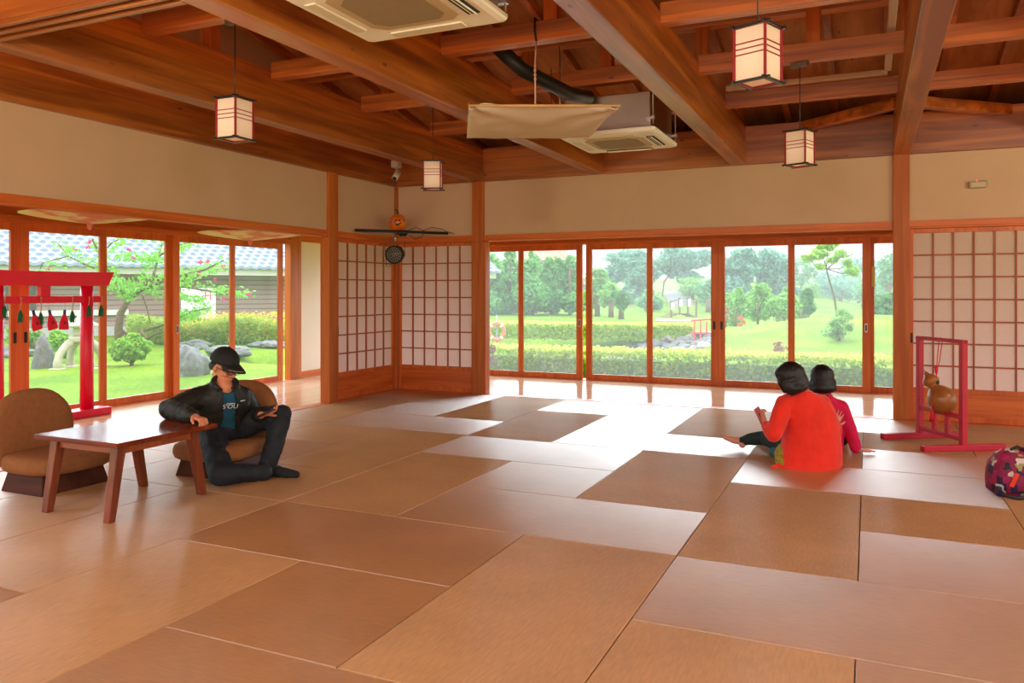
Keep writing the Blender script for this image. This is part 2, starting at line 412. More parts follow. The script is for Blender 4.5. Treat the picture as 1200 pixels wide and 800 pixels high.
# pillars
def pillar(x0,x1,y0,y1,z1,label): return struct(MB().box(x0,x1,y0,y1,0,z1).build('pillar',wood_z,bevel=.006),label,'pillar')
pillar(-5.845,-5.712,7.46,7.63,2.70,'wooden pillar where the shoji begins on the left wall')
pillar(-4.585,-4.43,8.89,9.04,2.70,'wooden pillar between the corner shoji and the back glass doors')
pillar(.235,.386,8.89,9.04,2.70,'wooden pillar at the right end of the back opening, beside the gourd stand')
pillar(2.9,3.05,8.89,9.04,2.70,'wooden pillar out at the right end of the back wall')
pillar(-5.80,-5.715,8.895,8.99,2.70,'slim wooden post in the corner of the two shoji walls')
pillar(-7.86,-7.74,9.20,9.44,2.45,'wooden post between the left glass doors and the white veranda wall')
pillar(-7.88,-7.72,10.92,11.08,2.45,'wooden post at the outer corner of the veranda')
# door-jamb strips beside the back opening
struct(MB().box(-4.43,-4.395,8.90,9.02,0,1.93).build('trim_3',fr_z,bevel=.004),'thin upright jamb at the left edge of the back opening','trim')

# ---------------------------------------------------------------- beams, joists and roof
def beam(x0,x1,y0,y1,z0,z1,mat,label,name='ceiling_beam',bevel=.008):
    return struct(MB().box(x0,x1,y0,y1,z0,z1).build(name,mat,bevel=bevel),label,'beam')
beam(-5.86,-5.71,-3.5,9.02,2.69,3.11,wood_y,'wall plate beam on top of the left plaster band')
beam(-5.86,6.6,8.90,9.04,2.69,3.11,wood_x,'wall plate beam on top of the back plaster band')
BX=[(-4.585,-4.43),(-3.0,-2.845),(-1.375,-1.22),(.235,.39),(1.84,1.99),(3.4,3.55)]
BL=['first long ceiling beam from the left wall','second long ceiling beam from the left wall, left of the large air conditioner',
    'third long ceiling beam from the left wall, right of the hanging cloth','fourth long ceiling beam, over the pillar beside the gourd stand',
    'fifth long ceiling beam beyond the right edge','sixth long ceiling beam beyond the right edge']
for (a,b_),l in zip(BX,BL): beam(a,b_,-3.5,8.905,2.69,3.11,wood_y,l)
JY=[3.78,5.03,6.28,7.57]
spans=[(-5.72,-4.58)]+[(BX[k][1]-.005,BX[k+1][0]+.005) for k in range(5)]
sn=['between the left wall and the first beam','between the first and second beams','between the second and third beams','between the third and fourth beams','between the fourth and fifth beams','between the fifth and sixth beams']
jn=['nearest cross joist','second cross joist from the near side','third cross joist from the near side','cross joist nearest the back wall']
for j,Y in enumerate(JY):
    for k,(a,b_) in enumerate(spans):
        beam(a,b_,Y-.005,Y+.10,3.035,3.17,wood_x,jn[j]+' '+sn[k],'ceiling_joist',.005)
for Y,l in ((2.5,'cross joist above the near lintel'),(1.25,'cross joist overhead near the camera'),(0,'cross joist overhead')):
    beam(-5.72,3.4,Y,Y+.10,3.035,3.17,wood_x,l,'ceiling_joist',.005)
# near head-track of a folding wall, top left
lt=MB()
NX0,NX1,NY,NZ=-4.43,-3.0,2.82,2.69
lt.box(NX0,NX1,NY-.18,NY,NZ+.03,NZ+.30)
for k in range(3): lt.box(NX0,NX1,NY-.18+k*.075,NY-.15+k*.075,NZ,NZ+.03)
struct(lt.build('lintel_near',wood_x,bevel=.004),'grooved head track of a sliding wall at the top left','lintel')
# corner braces at the back beam
def brace(a,b_,label):
    return struct(MB().bar(a,b_,.10,.10).build('corner_brace',wood_x,bevel=.005),label,'brace')
brace((-.62,8.93,3.06),(.25,8.18,3.06),'diagonal corner brace left of the fourth beam at the back')
brace((1.24,8.93,3.06),(.38,8.18,3.06),'diagonal corner brace right of the fourth beam at the back')
def gable(name,axis,pos,y0,y1,label):
    a,b_=sorted(pos); v=[(a,y0,2.85),(a,y1,2.85),(a,y1,3.22+(9.0-y1)*.22+.1),(a,y0,3.22+(9.0-y0)*.22+.1)]; v+=[(b_,)+q[1:] for q in v]
    struct(MB().add(v,[(0,1,2,3),(7,6,5,4),(0,4,5,1),(1,5,6,2),(2,6,7,3),(3,7,4,0)]).build(name,plaster),label,'wall')
gable('wall_gable_left','x',(-5.86,-5.78),-3.5,9.0,'plaster gable above the left wall plate beam, up under the roof')
gable('wall_gable_right','x',(6.6,6.68),-3.5,9.0,'plaster gable over the right side, up under the roof')
struct(MB().box(-5.86,6.6,-3.58,-3.5,2.88,6.1).build('wall_rear_gable',plaster),'plaster wall up to the roof behind the viewer','wall')
struct(MB().box(-7.9,6.9,10.12,10.18,2.48,3.02).build('trim_6',wood_x),'eave board closing the roof edge over the veranda','trim')
# roof: boards on rafters on purlins on short posts
def zr(y): return 3.22+(9.0-y)*.22
RY=-3.2
rb=MB()
x=-6.9
while x<6.7:
    rb.add([(x,10.2,zr(10.2)+.09),(x+.1795,10.2,zr(10.2)+.09),(x+.1795,RY,zr(RY)+.09),(x,RY,zr(RY)+.09),
            (x,10.2,zr(10.2)+.12),(x+.1795,10.2,zr(10.2)+.12),(x+.1795,RY,zr(RY)+.12),(x,RY,zr(RY)+.12)],
           [(0,1,2,3),(7,6,5,4),(0,4,5,1),(1,5,6,2),(2,6,7,3),(3,7,4,0)]); x+=.18
rb.add([(-7.2,12.2,zr(12.2)+.125),(6.9,12.2,zr(12.2)+.125),(6.9,RY,zr(RY)+.125),(-7.2,RY,zr(RY)+.125),(-7.2,12.2,zr(12.2)+.17),(6.9,12.2,zr(12.2)+.17),(6.9,RY,zr(RY)+.17),(-7.2,RY,zr(RY)+.17)],[(0,1,2,3),(7,6,5,4),(0,4,5,1),(1,5,6,2),(2,6,7,3),(3,7,4,0)],1)
struct(rb.build('ceiling',[board_m,dark_gap]),'boarded underside of the pitched roof above the beams','ceiling')
x=-5.6; k=0
ords=['first','second','third','fourth','fifth','sixth','seventh','eighth','ninth','tenth','eleventh','twelfth','thirteenth','fourteenth','fifteenth','sixteenth','seventeenth','eighteenth','nineteenth','twentieth']
while x<3.6:
    o=MB().bar((x,10.1,zr(10.1)+.045),(x,RY+.2,zr(RY+.2)+.045),.06,.09).build('rafter',wood_y)
    struct(o,ords[k]+' rafter from the left under the roof boards','rafter'); x+=.48; k+=1
for Y,l in ((6.85,'rear purlin under the rafters'),(4.45,'middle purlin under the rafters'),(2.0,'front purlin under the rafters')):
    beam(-5.8,6.5,Y-.06,Y+.06,zr(Y)-.13,zr(Y)-.002,wood_x,l,'purlin',.005)
for k,(a,b_) in enumerate(BX[:5]):
    for Y,l in ((6.85,'rear'),(4.45,'middle'),(2.0,'front')):
        if zr(Y)-.13>3.15: struct(MB().box((a+b_)/2-.05,(a+b_)/2+.05,Y-.05,Y+.05,3.10,zr(Y)-.12).build('roof_post',wood_z,bevel=.004),'%s short roof post standing on the %s long beam'%(l,ords[k]),'post')
for k,(a,b_) in enumerate(spans[1:5]):
    for j,Y in enumerate((5.08,6.33)):
        xm=(a+b_)/2+.12
        struct(MB().box(xm-.05,xm+.05,Y-.05,Y+.05,3.16,zr(Y)).build('roof_post',wood_z,bevel=.004),'short roof post standing on the %s %s'%(jn[j+1],sn[k+1]),'post')

# ---------------------------------------------------------------- glass sliding doors
def glass_door(n,axis,a,b_,pos,label,handles,off=0,mull=True,face=-1):
    """axis 'x': door runs along x at y=pos ; 'y': along y at x=pos. face: side of the room"""
    fx,fz=(fr_x,fr_z) if axis=='x' else (fr_y,fr_z)
    p=pos+off; t=.018
    def B(mb,u0,u1,z0,z1,th=t):
        if axis=='x': mb.box(u0,u1,p-th,p+th,z0,z1)
        else: mb.box(p-th,p+th,u0,u1,z0,z1)
    fm=MB(); B(fm,a,a+.095,0.0,2.0); B(fm,b_-.095,b_,0.0,2.0)
    B(fm,a+.095,b_-.095,0.0,.085,t-.001); B(fm,a+.095,b_-.095,1.915,2.0,t-.001)
    root=fm.build('window_%d'%n,fz,bevel=.004)
    root['label']=label; root['category']='sliding door'; root['kind']='structure'
    c=(a+b_)/2
    if mull:
        mm=MB(); B(mm,c-.042,c+.042,.085,1.915,t-.002); mm.build('mullion',fz,root,bevel=.003)
    for u0,u1 in (((a+.095,c-.042),(c+.042,b_-.095)) if mull else ((a+.095,b_-.095),)):
        gm=MB(); B(gm,u0-.01,u1+.01,.075,1.925,.002); gm.build('glass_pane',glass if axis=='x' else glass_clear,root)
    for u,mt in handles:
        h=MB()
        q=p+face*(t+.001)
        def HB(u0,u1,z0,z1,d0,d1,mi):
            s0,s1=sorted((q+face*d0,q+face*d1))
            if axis=='x': h.box(u0,u1,s0,s1,z0,z1,mi)
            else: h.box(s0,s1,u0,u1,z0,z1,mi)
        HB(u-.016,u+.016,.78,.89,-.001,.004,0); HB(u-.009,u+.009,.795,.875,.004,.006,1)
        o=h.build('pull_handle',[mt,metal_dark],root,bevel=.001); 
    return root
hd,hs_=metal_dark,steel
glass_door(1,'x',-5.82,-3.835,YO,'first glass sliding door in the back row, beside the corner shoji',[(-3.88,hs_)],0.0)
glass_door(2,'x',-3.795,-1.880,YO,'second glass sliding door in the back row, looking onto the pond stones',[(-1.93,hd)],0.04)
glass_door(3,'x',-1.880,.030,YO,'third glass sliding door in the back row, behind the two seated women',[(-1.83,hd),(-.02,hs_)],0.04)
glass_door(4,'x',-.02,1.93,YO,'fourth glass sliding door in the back row, running behind the right pillar',[],0.085)
glass_door(5,'x',1.95,3.9,YO,'fifth glass sliding door in the back row, beyond the right pillar',[],0.04)
glass_door(6,'y',5.185,7.09,XO,'left-hand glass sliding door behind the torii gate, looking onto the bush',[(5.24,hd)],-.02,face=1)
glass_door(7,'y',7.075,9.06,XO,'left-hand glass sliding door behind the man, looking onto the notice board',[(7.13,hs_)],.02,face=1)
glass_door(8,'y',3.28,5.185,XO,'left-hand glass sliding door behind the torii gate at the left edge',[(5.13,hd)],-.02,face=1)
glass_door(9,'y',1.30,3.26,XO,'left-hand glass sliding door out beyond the left edge',[],.02,face=1)
glass_door(10,'y',9.0,9.21,XO,'narrow glass strip between the left doors and the veranda post',[],-.02,mull=False) if False else None
tg=MB().box(.045,.085,YO+.06,YO+.064,1.36,1.62).build('notice_strip',plain('pale yellow paper',srgb(214,190,110),.7)); tag(tg,'small yellowish paper strip stuck on the edge of the back door','notice')
# outer door tracks
struct(MB().box(-7.80,6.6,10.93,11.15,-.02,.004).box(-7.80,6.6,10.93,11.15,1.995,2.03).build('trim_4',fr_x,bevel=.002),'head and sill track of the back glass doors','trim')
struct(MB().box(-7.87,-7.73,-3.5,9.2,-.02,.004).box(-7.87,-7.73,-3.5,9.2,1.995,2.06).build('trim_5',fr_y,bevel=.002),'head and sill track of the left glass doors','trim')

# ---------------------------------------------------------------- shoji screens
lat_m=wood('lattice wood',(.42,.10,.02,1),(.30,.062,.010,1),'Z',.5,0,20)
def shoji(axis,a,b_,pos,cols,label,off,face,pull=None,board=.33):
    p=pos+off; t=.015
    fx=fr_x if axis=='x' else fr_y
    def B(mb,u0,u1,z0,z1,d0=-t,d1=t):
        if axis=='x': mb.box(u0,u1,p+d0,p+d1,z0,z1)
        else: mb.box(p+d0,p+d1,u0,u1,z0,z1)
    root=thing('shoji_screen',label,'shoji screen')
    s=.035
    zt,zb=1.936,board
    fm=MB(); B(fm,a,a+s,0.0032,zt); B(fm,b_-s,b_,0.0032,zt); B(fm,a+s,b_-s,zt-.045,zt,-t+.001,t-.001); B(fm,a+s,b_-s,zb-.05,zb,-t+.001,t-.001); B(fm,a+s,b_-s,0.0032,.06,-t+.001,t-.001); fm.build('frame',fr_z,root,bevel=.003)
    lm=MB(); u0,u1=a+s,b_-s; z0,z1=zb,zt-.045
    for k in range(1,cols): u=u0+(u1-u0)*k/cols; B(lm,u-.008,u+.008,z0,z1,-.008,.008)
    for k in range(1,7): z=z0+(z1-z0)*k/7; B(lm,u0,u1,z-.0075,z+.0075,-.0085,.0085)
    lm.build('lattice',lat_m,root)
    pm=MB(); B(pm,u0,u1,z0,z1,*( (.0085,.0095) if face<0 else (-.0095,-.0085))); pm.build('paper',paper,root)
    bm_=MB(); B(bm_,u0,u1,.06,zb-.05,-.006,.006); bm_.build('lower_board',fx,root)
    if pull is not None:
        h=MB(); q=sorted((p+face*t,p+face*(t+.003)))
        if axis=='x': h.box(pull-.011,pull+.011,q[0],q[1],.78,.88)
        else: h.box(q[0],q[1],pull-.011,pull+.011,.78,.88)
        h.build('finger_pull',metal_dark,root,bevel=.001)
    return root
shoji('y',7.66,8.90,XL,6,'shoji screen on the left wall, running into the corner',-.03,1,7.68)
shoji('x',-5.71,-4.585,YB,6,'shoji screen on the back wall between the corner and the glass doors',.03,-1,-4.605)
shoji('x',.386,1.70,YB,7,'shoji screen on the back wall behind the gourd stand',.03,-1,.405)
shoji('x',1.70,2.9,YB,7,'shoji screen on the back wall out at the right edge',.03,-1)
# ---------------------------------------------------------------- low table
walnut = wood('table wood', (.26,.055,.016,1), (.15,.026,.009,1), 'X', .2, 0, 26, .16)
walnut_y = wood('table wood y', (.26,.06,.018,1), (.15,.03,.010,1), 'Z', .3, 0, 26, .5)
apron_m = wood('table apron wood', (.42,.11,.03,1), (.28,.06,.016,1), 'X', .3, 0, 26, .5)
TX0,TX1,TY0,TY1,TZ=-4.475,-3.775,3.05,3.79,.46
t=thing('low_table','low dark red-brown wooden table with splayed legs in front of the seated man','table',((TX0+TX1)/2,(TY0+TY1)/2,0))
hx,hy=(TX1-TX0)/2,(TY1-TY0)/2
MB().box(-hx,hx,-hy,hy,TZ-.028,TZ).build('tabletop',walnut,t,bevel=.006)
ap=MB(); a0,a1,ay=-.285,.245,.265
ap.box(a0,a1,-ay-.012,-ay+.012,TZ-.085,TZ-.029).box(a0,a1,ay-.012,ay+.012,TZ-.085,TZ-.029).box(a0-.012,a0+.012,-ay+.013,ay-.013,TZ-.085,TZ-.029).box(a1-.012,a1+.012,-ay+.013,ay-.013,TZ-.085,TZ-.029)
ap.build('apron',apron_m,t,bevel=.003)
for cx,bx_ in ((-.275,-.287),(.235,.234)):
    for cy,by_ in ((-.262,-.325),(.262,.350)):
        L=MB(); w0,w1=.030,.023
        ring=lambda x,y,z,w:[(x-w,y-w,z),(x+w,y-w,z),(x+w,y+w,z),(x-w,y+w,z)]
        L.ring_tube([ring(bx_,by_,0,w1),ring(cx,cy,TZ-.03,w0)],smooth=False).build('leg',walnut_y,t,bevel=.004)

# ---------------------------------------------------------------- legless chairs with cushions
uph = plain('brown upholstery', srgb(150,100,62), .95, var=.08, scale=30, bump=.25, bscale=400, spec=.15)
zbase = wood('dark chair base', (.095,.026,.012,1), (.055,.015,.008,1), 'X', .45, 0, 20, .12)
def zaisu(label,x,y,rz):
    t=thing('legless_chair',label,'floor chair',(x,y,0),rz,'brown legless chairs around the low table')
    b=MB()
    ring=lambda z,a,c:[(-a,-c,z),(a,-c,z),(a,c,z),(-a,c,z)]
    b.ring_tube([ring(0,.20,.245),ring(.135,.17,.215)],smooth=False).build('base',zbase,t,bevel=.006)
    # rounded seat
    s=MB(); secs=[]
    for z,k in ((.128,.90),(.14,.97),(.165,1.0),(.195,1.0),(.222,.97),(.238,.86),(.243,.6)):
        secs.append(((.015,0,z),(1,0,0),(0,1,0),.275*k,.29*k))
    s.loft(secs,36,3.2).build('seat_cushion',uph,t)
    # oval backrest, leaning back and slightly dished
    bk=MB(); secs=[]
    n=36; prof=[]
    def outline(k,off):
        pts=[]
        for i in range(n):
            a=2*PI*i/n; ca,sa=math.cos(a),math.sin(a)
            yy=.292*k*math.copysign(abs(ca)**.8,ca); zz=.272*k*math.copysign(abs(sa)**(.9 if sa>0 else .55),sa)
            if sa<0: yy*=.92+.08*abs(ca)
            z=.365+zz; x=-.235-(z-.2)*.10+off+.16*(yy*yy)
            pts.append((x,yy,z))
        return pts
    rings=[outline(.55,.045),outline(.85,.042),outline(.96,.03),outline(1.0,.0),outline(.96,-.03),outline(.85,-.042),outline(.55,-.045)]
    bk.ring_tube(rings).build('backrest',uph,t)
    return t
zaisu('brown oval-backed legless chair at the left edge, empty',-4.955,3.54,0)
zaisu('brown oval-backed legless chair with the man sitting on it',-4.235,4.30,-PI/2+.12)

# ---------------------------------------------------------------- torii gate
red = plain('crimson paint', srgb(226,8,52), .38, var=.05, scale=6, bump=.03, bscale=30)
red_wood = plain('dull crimson paint', srgb(188,18,50), .45, var=.08, scale=10)
t=thing('torii_gate','crimson wooden torii gate standing by the left windows','torii gate',(-7.45,5.19,0))
MB().box(-.10,.10,-.74,.69,0,.075).build('base_plank',red,t,bevel=.006)
for s_ in (-1,1): MB().lathe([(.066,.07),(.064,.6),(.060,1.36)],(0,s_*.47,0),20).build('pillar',red,t)
k=MB(); secs=[]
def kring(y,dz,x): return [(-x,y+math.copysign(.0,y),1.355+dz),(x,y,1.355+dz),(x*1.08,y+math.copysign(.07,y)*(abs(y)>.6),1.50+dz*1.15),(-x*1.08,y+math.copysign(.07,y)*(abs(y)>.6),1.50+dz*1.15)]
ys=[-.66,-.5,-.3,0,.3,.5,.66]
k.ring_tube([kring(y,.007*(abs(y)/.66)**3,.085) for y in ys],smooth=False).build('top_lintel',red,t,bevel=.004)
MB().box(-.035,.035,-.63,.63,1.185,1.255).build('tie_beam',red,t,bevel=.004)
MB().box(-.03,.03,-.05,.05,1.255,1.355).build('centre_strut',red,t,bevel=.003)
# charms hung from the tie beam
c_red=plain('red felt charm',srgb(222,24,58),.8); c_blue=plain('blue charm loop',srgb(38,44,120),.7); c_dark=plain('dark emblem thread',(.02,.02,.03,1),.8)
c_green=plain('green tassel',srgb(20,112,74),.8,var=.2,scale=200); c_tan=plain('tan tassel string',srgb(196,150,104),.8)
TXN=-7.394
def pouch(y,tilt,label):
    t=thing('lucky_charm_pouch',label,'charm',(TXN,y,1.19),0,'red charms on the torii gate'); t.rotation_euler=(tilt,0,0)
    b=MB(); ring=lambda z,w,d:[(d*math.cos(a),w*math.sin(a),z) for a in [2*PI*i/16 for i in range(16)]]
    b.ring_tube([ring(-.275,.046,.006),ring(-.268,.055,.012),ring(-.21,.052,.014),ring(-.15,.030,.012),ring(-.118,.014,.008)]).build('pouch',c_red,t)
    MB().box(-.007,.007,-.012,.012,-.13,-.075).build('loop',c_blue,t,bevel=.003)
    e=MB()
    for a in range(5): e.tube([(.0145,.018*math.cos(a*1.26),-.205+.018*math.sin(a*1.26)),(.0145,.004*math.cos(a*1.26),-.205+.004*math.sin(a*1.26))],.003,5)
    e.build('emblem',c_dark,t)
    MB().tube([(0,0,-.08),(.004,0,-.04),(-.003,0,-.005)],.002,5).build('string',c_tan,t)
def tassel(y,L,label):
    t=thing('green_tassel',label,'tassel',(TXN,y,1.245),0,'green tassels on the torii gate')
    b=MB()
    for i in range(14):
        a=2*PI*i/14; r=.012+.006*(i%3)
        b.tube([(.004*math.cos(a),.004*math.sin(a),-L),(r*.8*math.cos(a),r*.9*math.sin(a),-L-.05),(r*math.cos(a),r*1.3*math.sin(a),-L-.115-.01*(i%2))],[.003,.004,.003],5)
    b.build('fringe',c_green,t)
    MB().tube([(0,0,.005),(.006,.004,-L*.5),(0,0,-L)],.0045,6).sphere((0,0,-L),.008,8).sphere((.012,0,-.01),.010,8).build('cord',c_tan,t)
pouch(5.022,.25,'red charm pouch with dark emblem, leftmost of the three on the torii gate')
pouch(5.19,.22,'red charm pouch with dark emblem, middle one of the three on the torii gate')
pouch(5.375,-.05,'red charm pouch with dark emblem, rightmost of the three on the torii gate')
for y,L,l in ((4.76,.075,'green tassel hanging from the torii gate beside its left pillar'),(4.915,.12,'green tassel hanging left of all red charms on the torii gate'),
              (5.118,.15,'green tassel hanging between the left and middle red charms'),(5.455,.14,'green tassel hanging just right of the rightmost red charm'),
              (5.64,.085,'green tassel hanging in front of the right torii pillar'),(5.785,.085,'green tassel hanging at the right tip of the torii tie beam')): tassel(y,L,l)

# ---------------------------------------------------------------- gourd on a red stand
t=thing('gourd_stand','red wooden stand frame with two long feet, holding a gourd, by the right shoji','stand',(.565,7.61,0),math.atan2(-.856,.517))
for s_,nm in ((-1,'post'),(1,'post')): MB().box(s_*.28-.024,s_*.28+.024,-.024,.024,.05,.90).build('post',red_wood,t,bevel=.004)
MB().box(-.304,.304,-.026,.026,.875,.905).build('top_rail',red_wood,t,bevel=.004)
MB().box(-.256,.256,-.018,.018,.255,.29).build('middle_rail',red_wood,t,bevel=.003)
MB().box(-.256,.256,-.018,.018,.075,.11).build('bottom_rail',red_wood,t,bevel=.003)
for u in (-.085,.085): MB().box(u-.022,u+.022,-.012,.012,.11,.255).build('slat',red_wood,t,bevel=.003)
for s_ in (-1,1): MB().box(s_*.28-.028,s_*.28+.028,-.36,.36,0,.05).build('foot',red_wood,t,bevel=.006)
gour=plain('dried gourd skin',srgb(158,98,44),.32,var=.15,scale=9)
cord_red=plain('red silk cord',srgb(214,24,40),.6); dk=plain('dark knot',(.05,.03,.02,1),.7)
big=at(1104,468.5,6.66); sml=at(1091.5,447.5,6.72); tip=at(1080.5,436,6.76)
ax_=(sml-big).normalized()
q=Vector((0,0,1)).rotation_difference(ax_).to_matrix()
d1=(sml-big).length
g=thing('gourd','brown double-bulbed gourd slung on a red cord in the stand','gourd',big)
MB().lathe([(.004,-.118),(.045,-.110),(.085,-.083),(.110,-.043),(.117,0),(.108,.05),(.080,.090),(.052,.115),(.042,.128),(.046,.142),(.060,.158),(.068,d1),(.062,d1+.03),(.042,d1+.055),(.020,d1+.072),(.012,d1+.08)],(0,0,0),32,q).build('body',gour,g)
st=(tip-big); MB().sphere(ax_*(d1+.080),.019,12).tube([ax_*(d1+.085),ax_*(d1+.11)+Vector((-.008,0,.008)),st],[.006,.004,.003],8).build('stem',gour,g)
wst=ax_*.135
top=Vector((.565,7.61,.875))-big
cdp=MB()
kn=wst+Vector((.02,-.02,.06))
for o_ in (-.012,.012): cdp.tube([top+Vector((o_,0,0)),(top+kn)/2+Vector((o_*.8,0,0)),kn+Vector((0,0,.05))],.004,6)
cdp.tube([kn+Vector((0,0,.06)),kn,wst+Vector((.01,-.01,.02))],.004,6).lathe([(.004,.08),(.016,.07),(.012,.03),(.003,0)],kn+Vector((0,0,.03)),10)
cdp.tube([top+Vector((-.03,0,.0)),top+Vector((0,-.03,.035)),top+Vector((.03,0,0))],.005,6)
cdp.build('hanging_cord',cord_red,g)
MB().sphere(wst+Vector((.025,-.02,.03)),(.020,.020,.024),10).build('knot',dk,g)
ts=MB(); p0=at(1092,478,6.60)-big
ts.tube([wst*.7+Vector((-.04,-.09,0)),p0],.003,6)
for i in range(16):
    a=2*PI*i/16; ts.tube([p0,p0+Vector((.012*math.cos(a),.012*math.sin(a),-.05)),p0+Vector((.02*math.cos(a),.02*math.sin(a),-.115))],[.004,.005,.003],5)
ts.build('tassel',cord_red,g)

# ---------------------------------------------------------------- patterned backpack
def bagmat():
    m,nt,b,out=newmat('patterned bag cloth'); L=nt.links.new
    tc=N(nt,'ShaderNodeTexCoord'); vo=N(nt,'ShaderNodeTexVoronoi'); vo.inputs['Scale'].default_value=24; vo.inputs['Randomness'].default_value=.9; vo.distance='CHEBYCHEV'
    L(tc.outputs['Object'],vo.inputs['Vector'])
    sp=N(nt,'ShaderNodeSeparateColor'); L(vo.outputs['Color'],sp.inputs[0])
    cr=N(nt,'ShaderNodeValToRGB'); cr.color_ramp.interpolation='CONSTANT'
    cols=[(0,srgb(128,14,66)),(.34,srgb(40,20,62)),(.5,srgb(160,20,80)),(.70,srgb(206,196,188)),(.78,srgb(30,24,30)),(.88,srgb(150,146,92)),(.93,srgb(140,18,72))]
    e=cr.color_ramp.elements; e[0].position=0; e[0].color=cols[0][1]; e[1].position=cols[1][0]; e[1].color=cols[1][1]
    for p,c in cols[2:]:
        x=e.new(p); x.color=c
    L(sp.outputs[0],cr.inputs[0]); L(cr.outputs[0],b.inputs['Base Color']); b.inputs['Roughness'].default_value=.7
    return m
bagm=bagmat(); black=plain('black webbing',(.012,.012,.016,1),.6); orange=plain('orange tag',srgb(228,60,30),.6)
navy=plain('navy trim',srgb(30,34,90),.6)
bc=Vector((.915,5.99,0))
t=thing('backpack','magenta and black patterned backpack slumped on the mat at the right edge','bag',bc,.28)
B=MB(); secs=[]
for z,rx,ry,cx in ((.0,.185,.11,0),(.012,.20,.125,0),(.07,.205,.13,0),(.14,.203,.125,0),(.20,.192,.105,0),(.245,.165,.075,0),(.272,.13,.05,0),(.285,.095,.02,0)):
    secs.append(((cx,0,z),(1,0,0),(0,1,0),rx,ry))
B.loft(secs,36,4.2); B.build('body',bagm,t)
P_=MB(); secs=[((-.085,-.075-.0*z,z),(1,0,0),(0,1,0),rx,ry) for z,rx,ry in ((.02,.075,.05),(.03,.085,.06),(.09,.085,.062),(.14,.075,.05),(.155,.06,.035))]
P_.loft(secs,20,3).build('front_pocket',bagm,t)
hd_=MB()
hd_.tube([(-.09,-.02,.24),(-.085,-.03,.285),(-.05,-.03,.305),(-.01,-.03,.285)],.009,8).tube([(.02,-.03,.285),(.04,-.03,.305),(.075,-.03,.285),(.085,-.02,.24)],.009,8)
hd_.build('handle',black,t)
sp_=MB(); path=[(-.005,-.03,.30),(.0,-.085,.24),(.004,-.135,.14),(.004,-.142,.05),(.0,-.135,.012)]
for a,b_ in zip(path[:-1],path[1:]): sp_.bar(a,b_,.03,.008,0,(0,-1,.3))
sp_.build('strap',black,t,bevel=.002)
MB().bar((-.10,-.146,.155),(-.135,-.142,.07),.026,.006,0,(0,-1,0)).build('tag',orange,t)
MB().tube([(-.19,-.08,.05),(-.195,-.16,.02),(-.12,-.20,.012),(-.03,-.17,.012)],.012,8).build('lower_strap',black,t)
MB().box(-.205,-.18,-.125,-.09,.0,.06).build('side_buckle',navy,t,bevel=.004)

# ---------------------------------------------------------------- square paper lanterns
lan_wood=plain('dark red lantern frame',srgb(150,12,34),.5)
lan_black=plain('black lacquer',(.015,.012,.012,1),.4)
def lan_paper():
    m,nt,b,out=newmat('lantern paper'); L=nt.links.new; nt.nodes.remove(b)
    d=N(nt,'ShaderNodeBsdfDiffuse'); d.inputs['Color'].default_value=srgb(240,222,206)
    tr=N(nt,'ShaderNodeBsdfTranslucent'); tr.inputs['Color'].default_value=(.95,.90,.85,1)
    ms=N(nt,'ShaderNodeMixShader'); ms.inputs[0].default_value=LAN_TR
    L(d.outputs[0],ms.inputs[1]); L(tr.outputs[0],ms.inputs[2]); L(ms.outputs[0],out.inputs['Surface']); return m
LAN_TR=.09
lpaper=lan_paper(); cap_m=plain('grey cap',srgb(112,104,90),.5)
bulb_m=plain('lit bulb',(1,1,1,1),.5,emit=(1,.86,.66,1),estr=6)
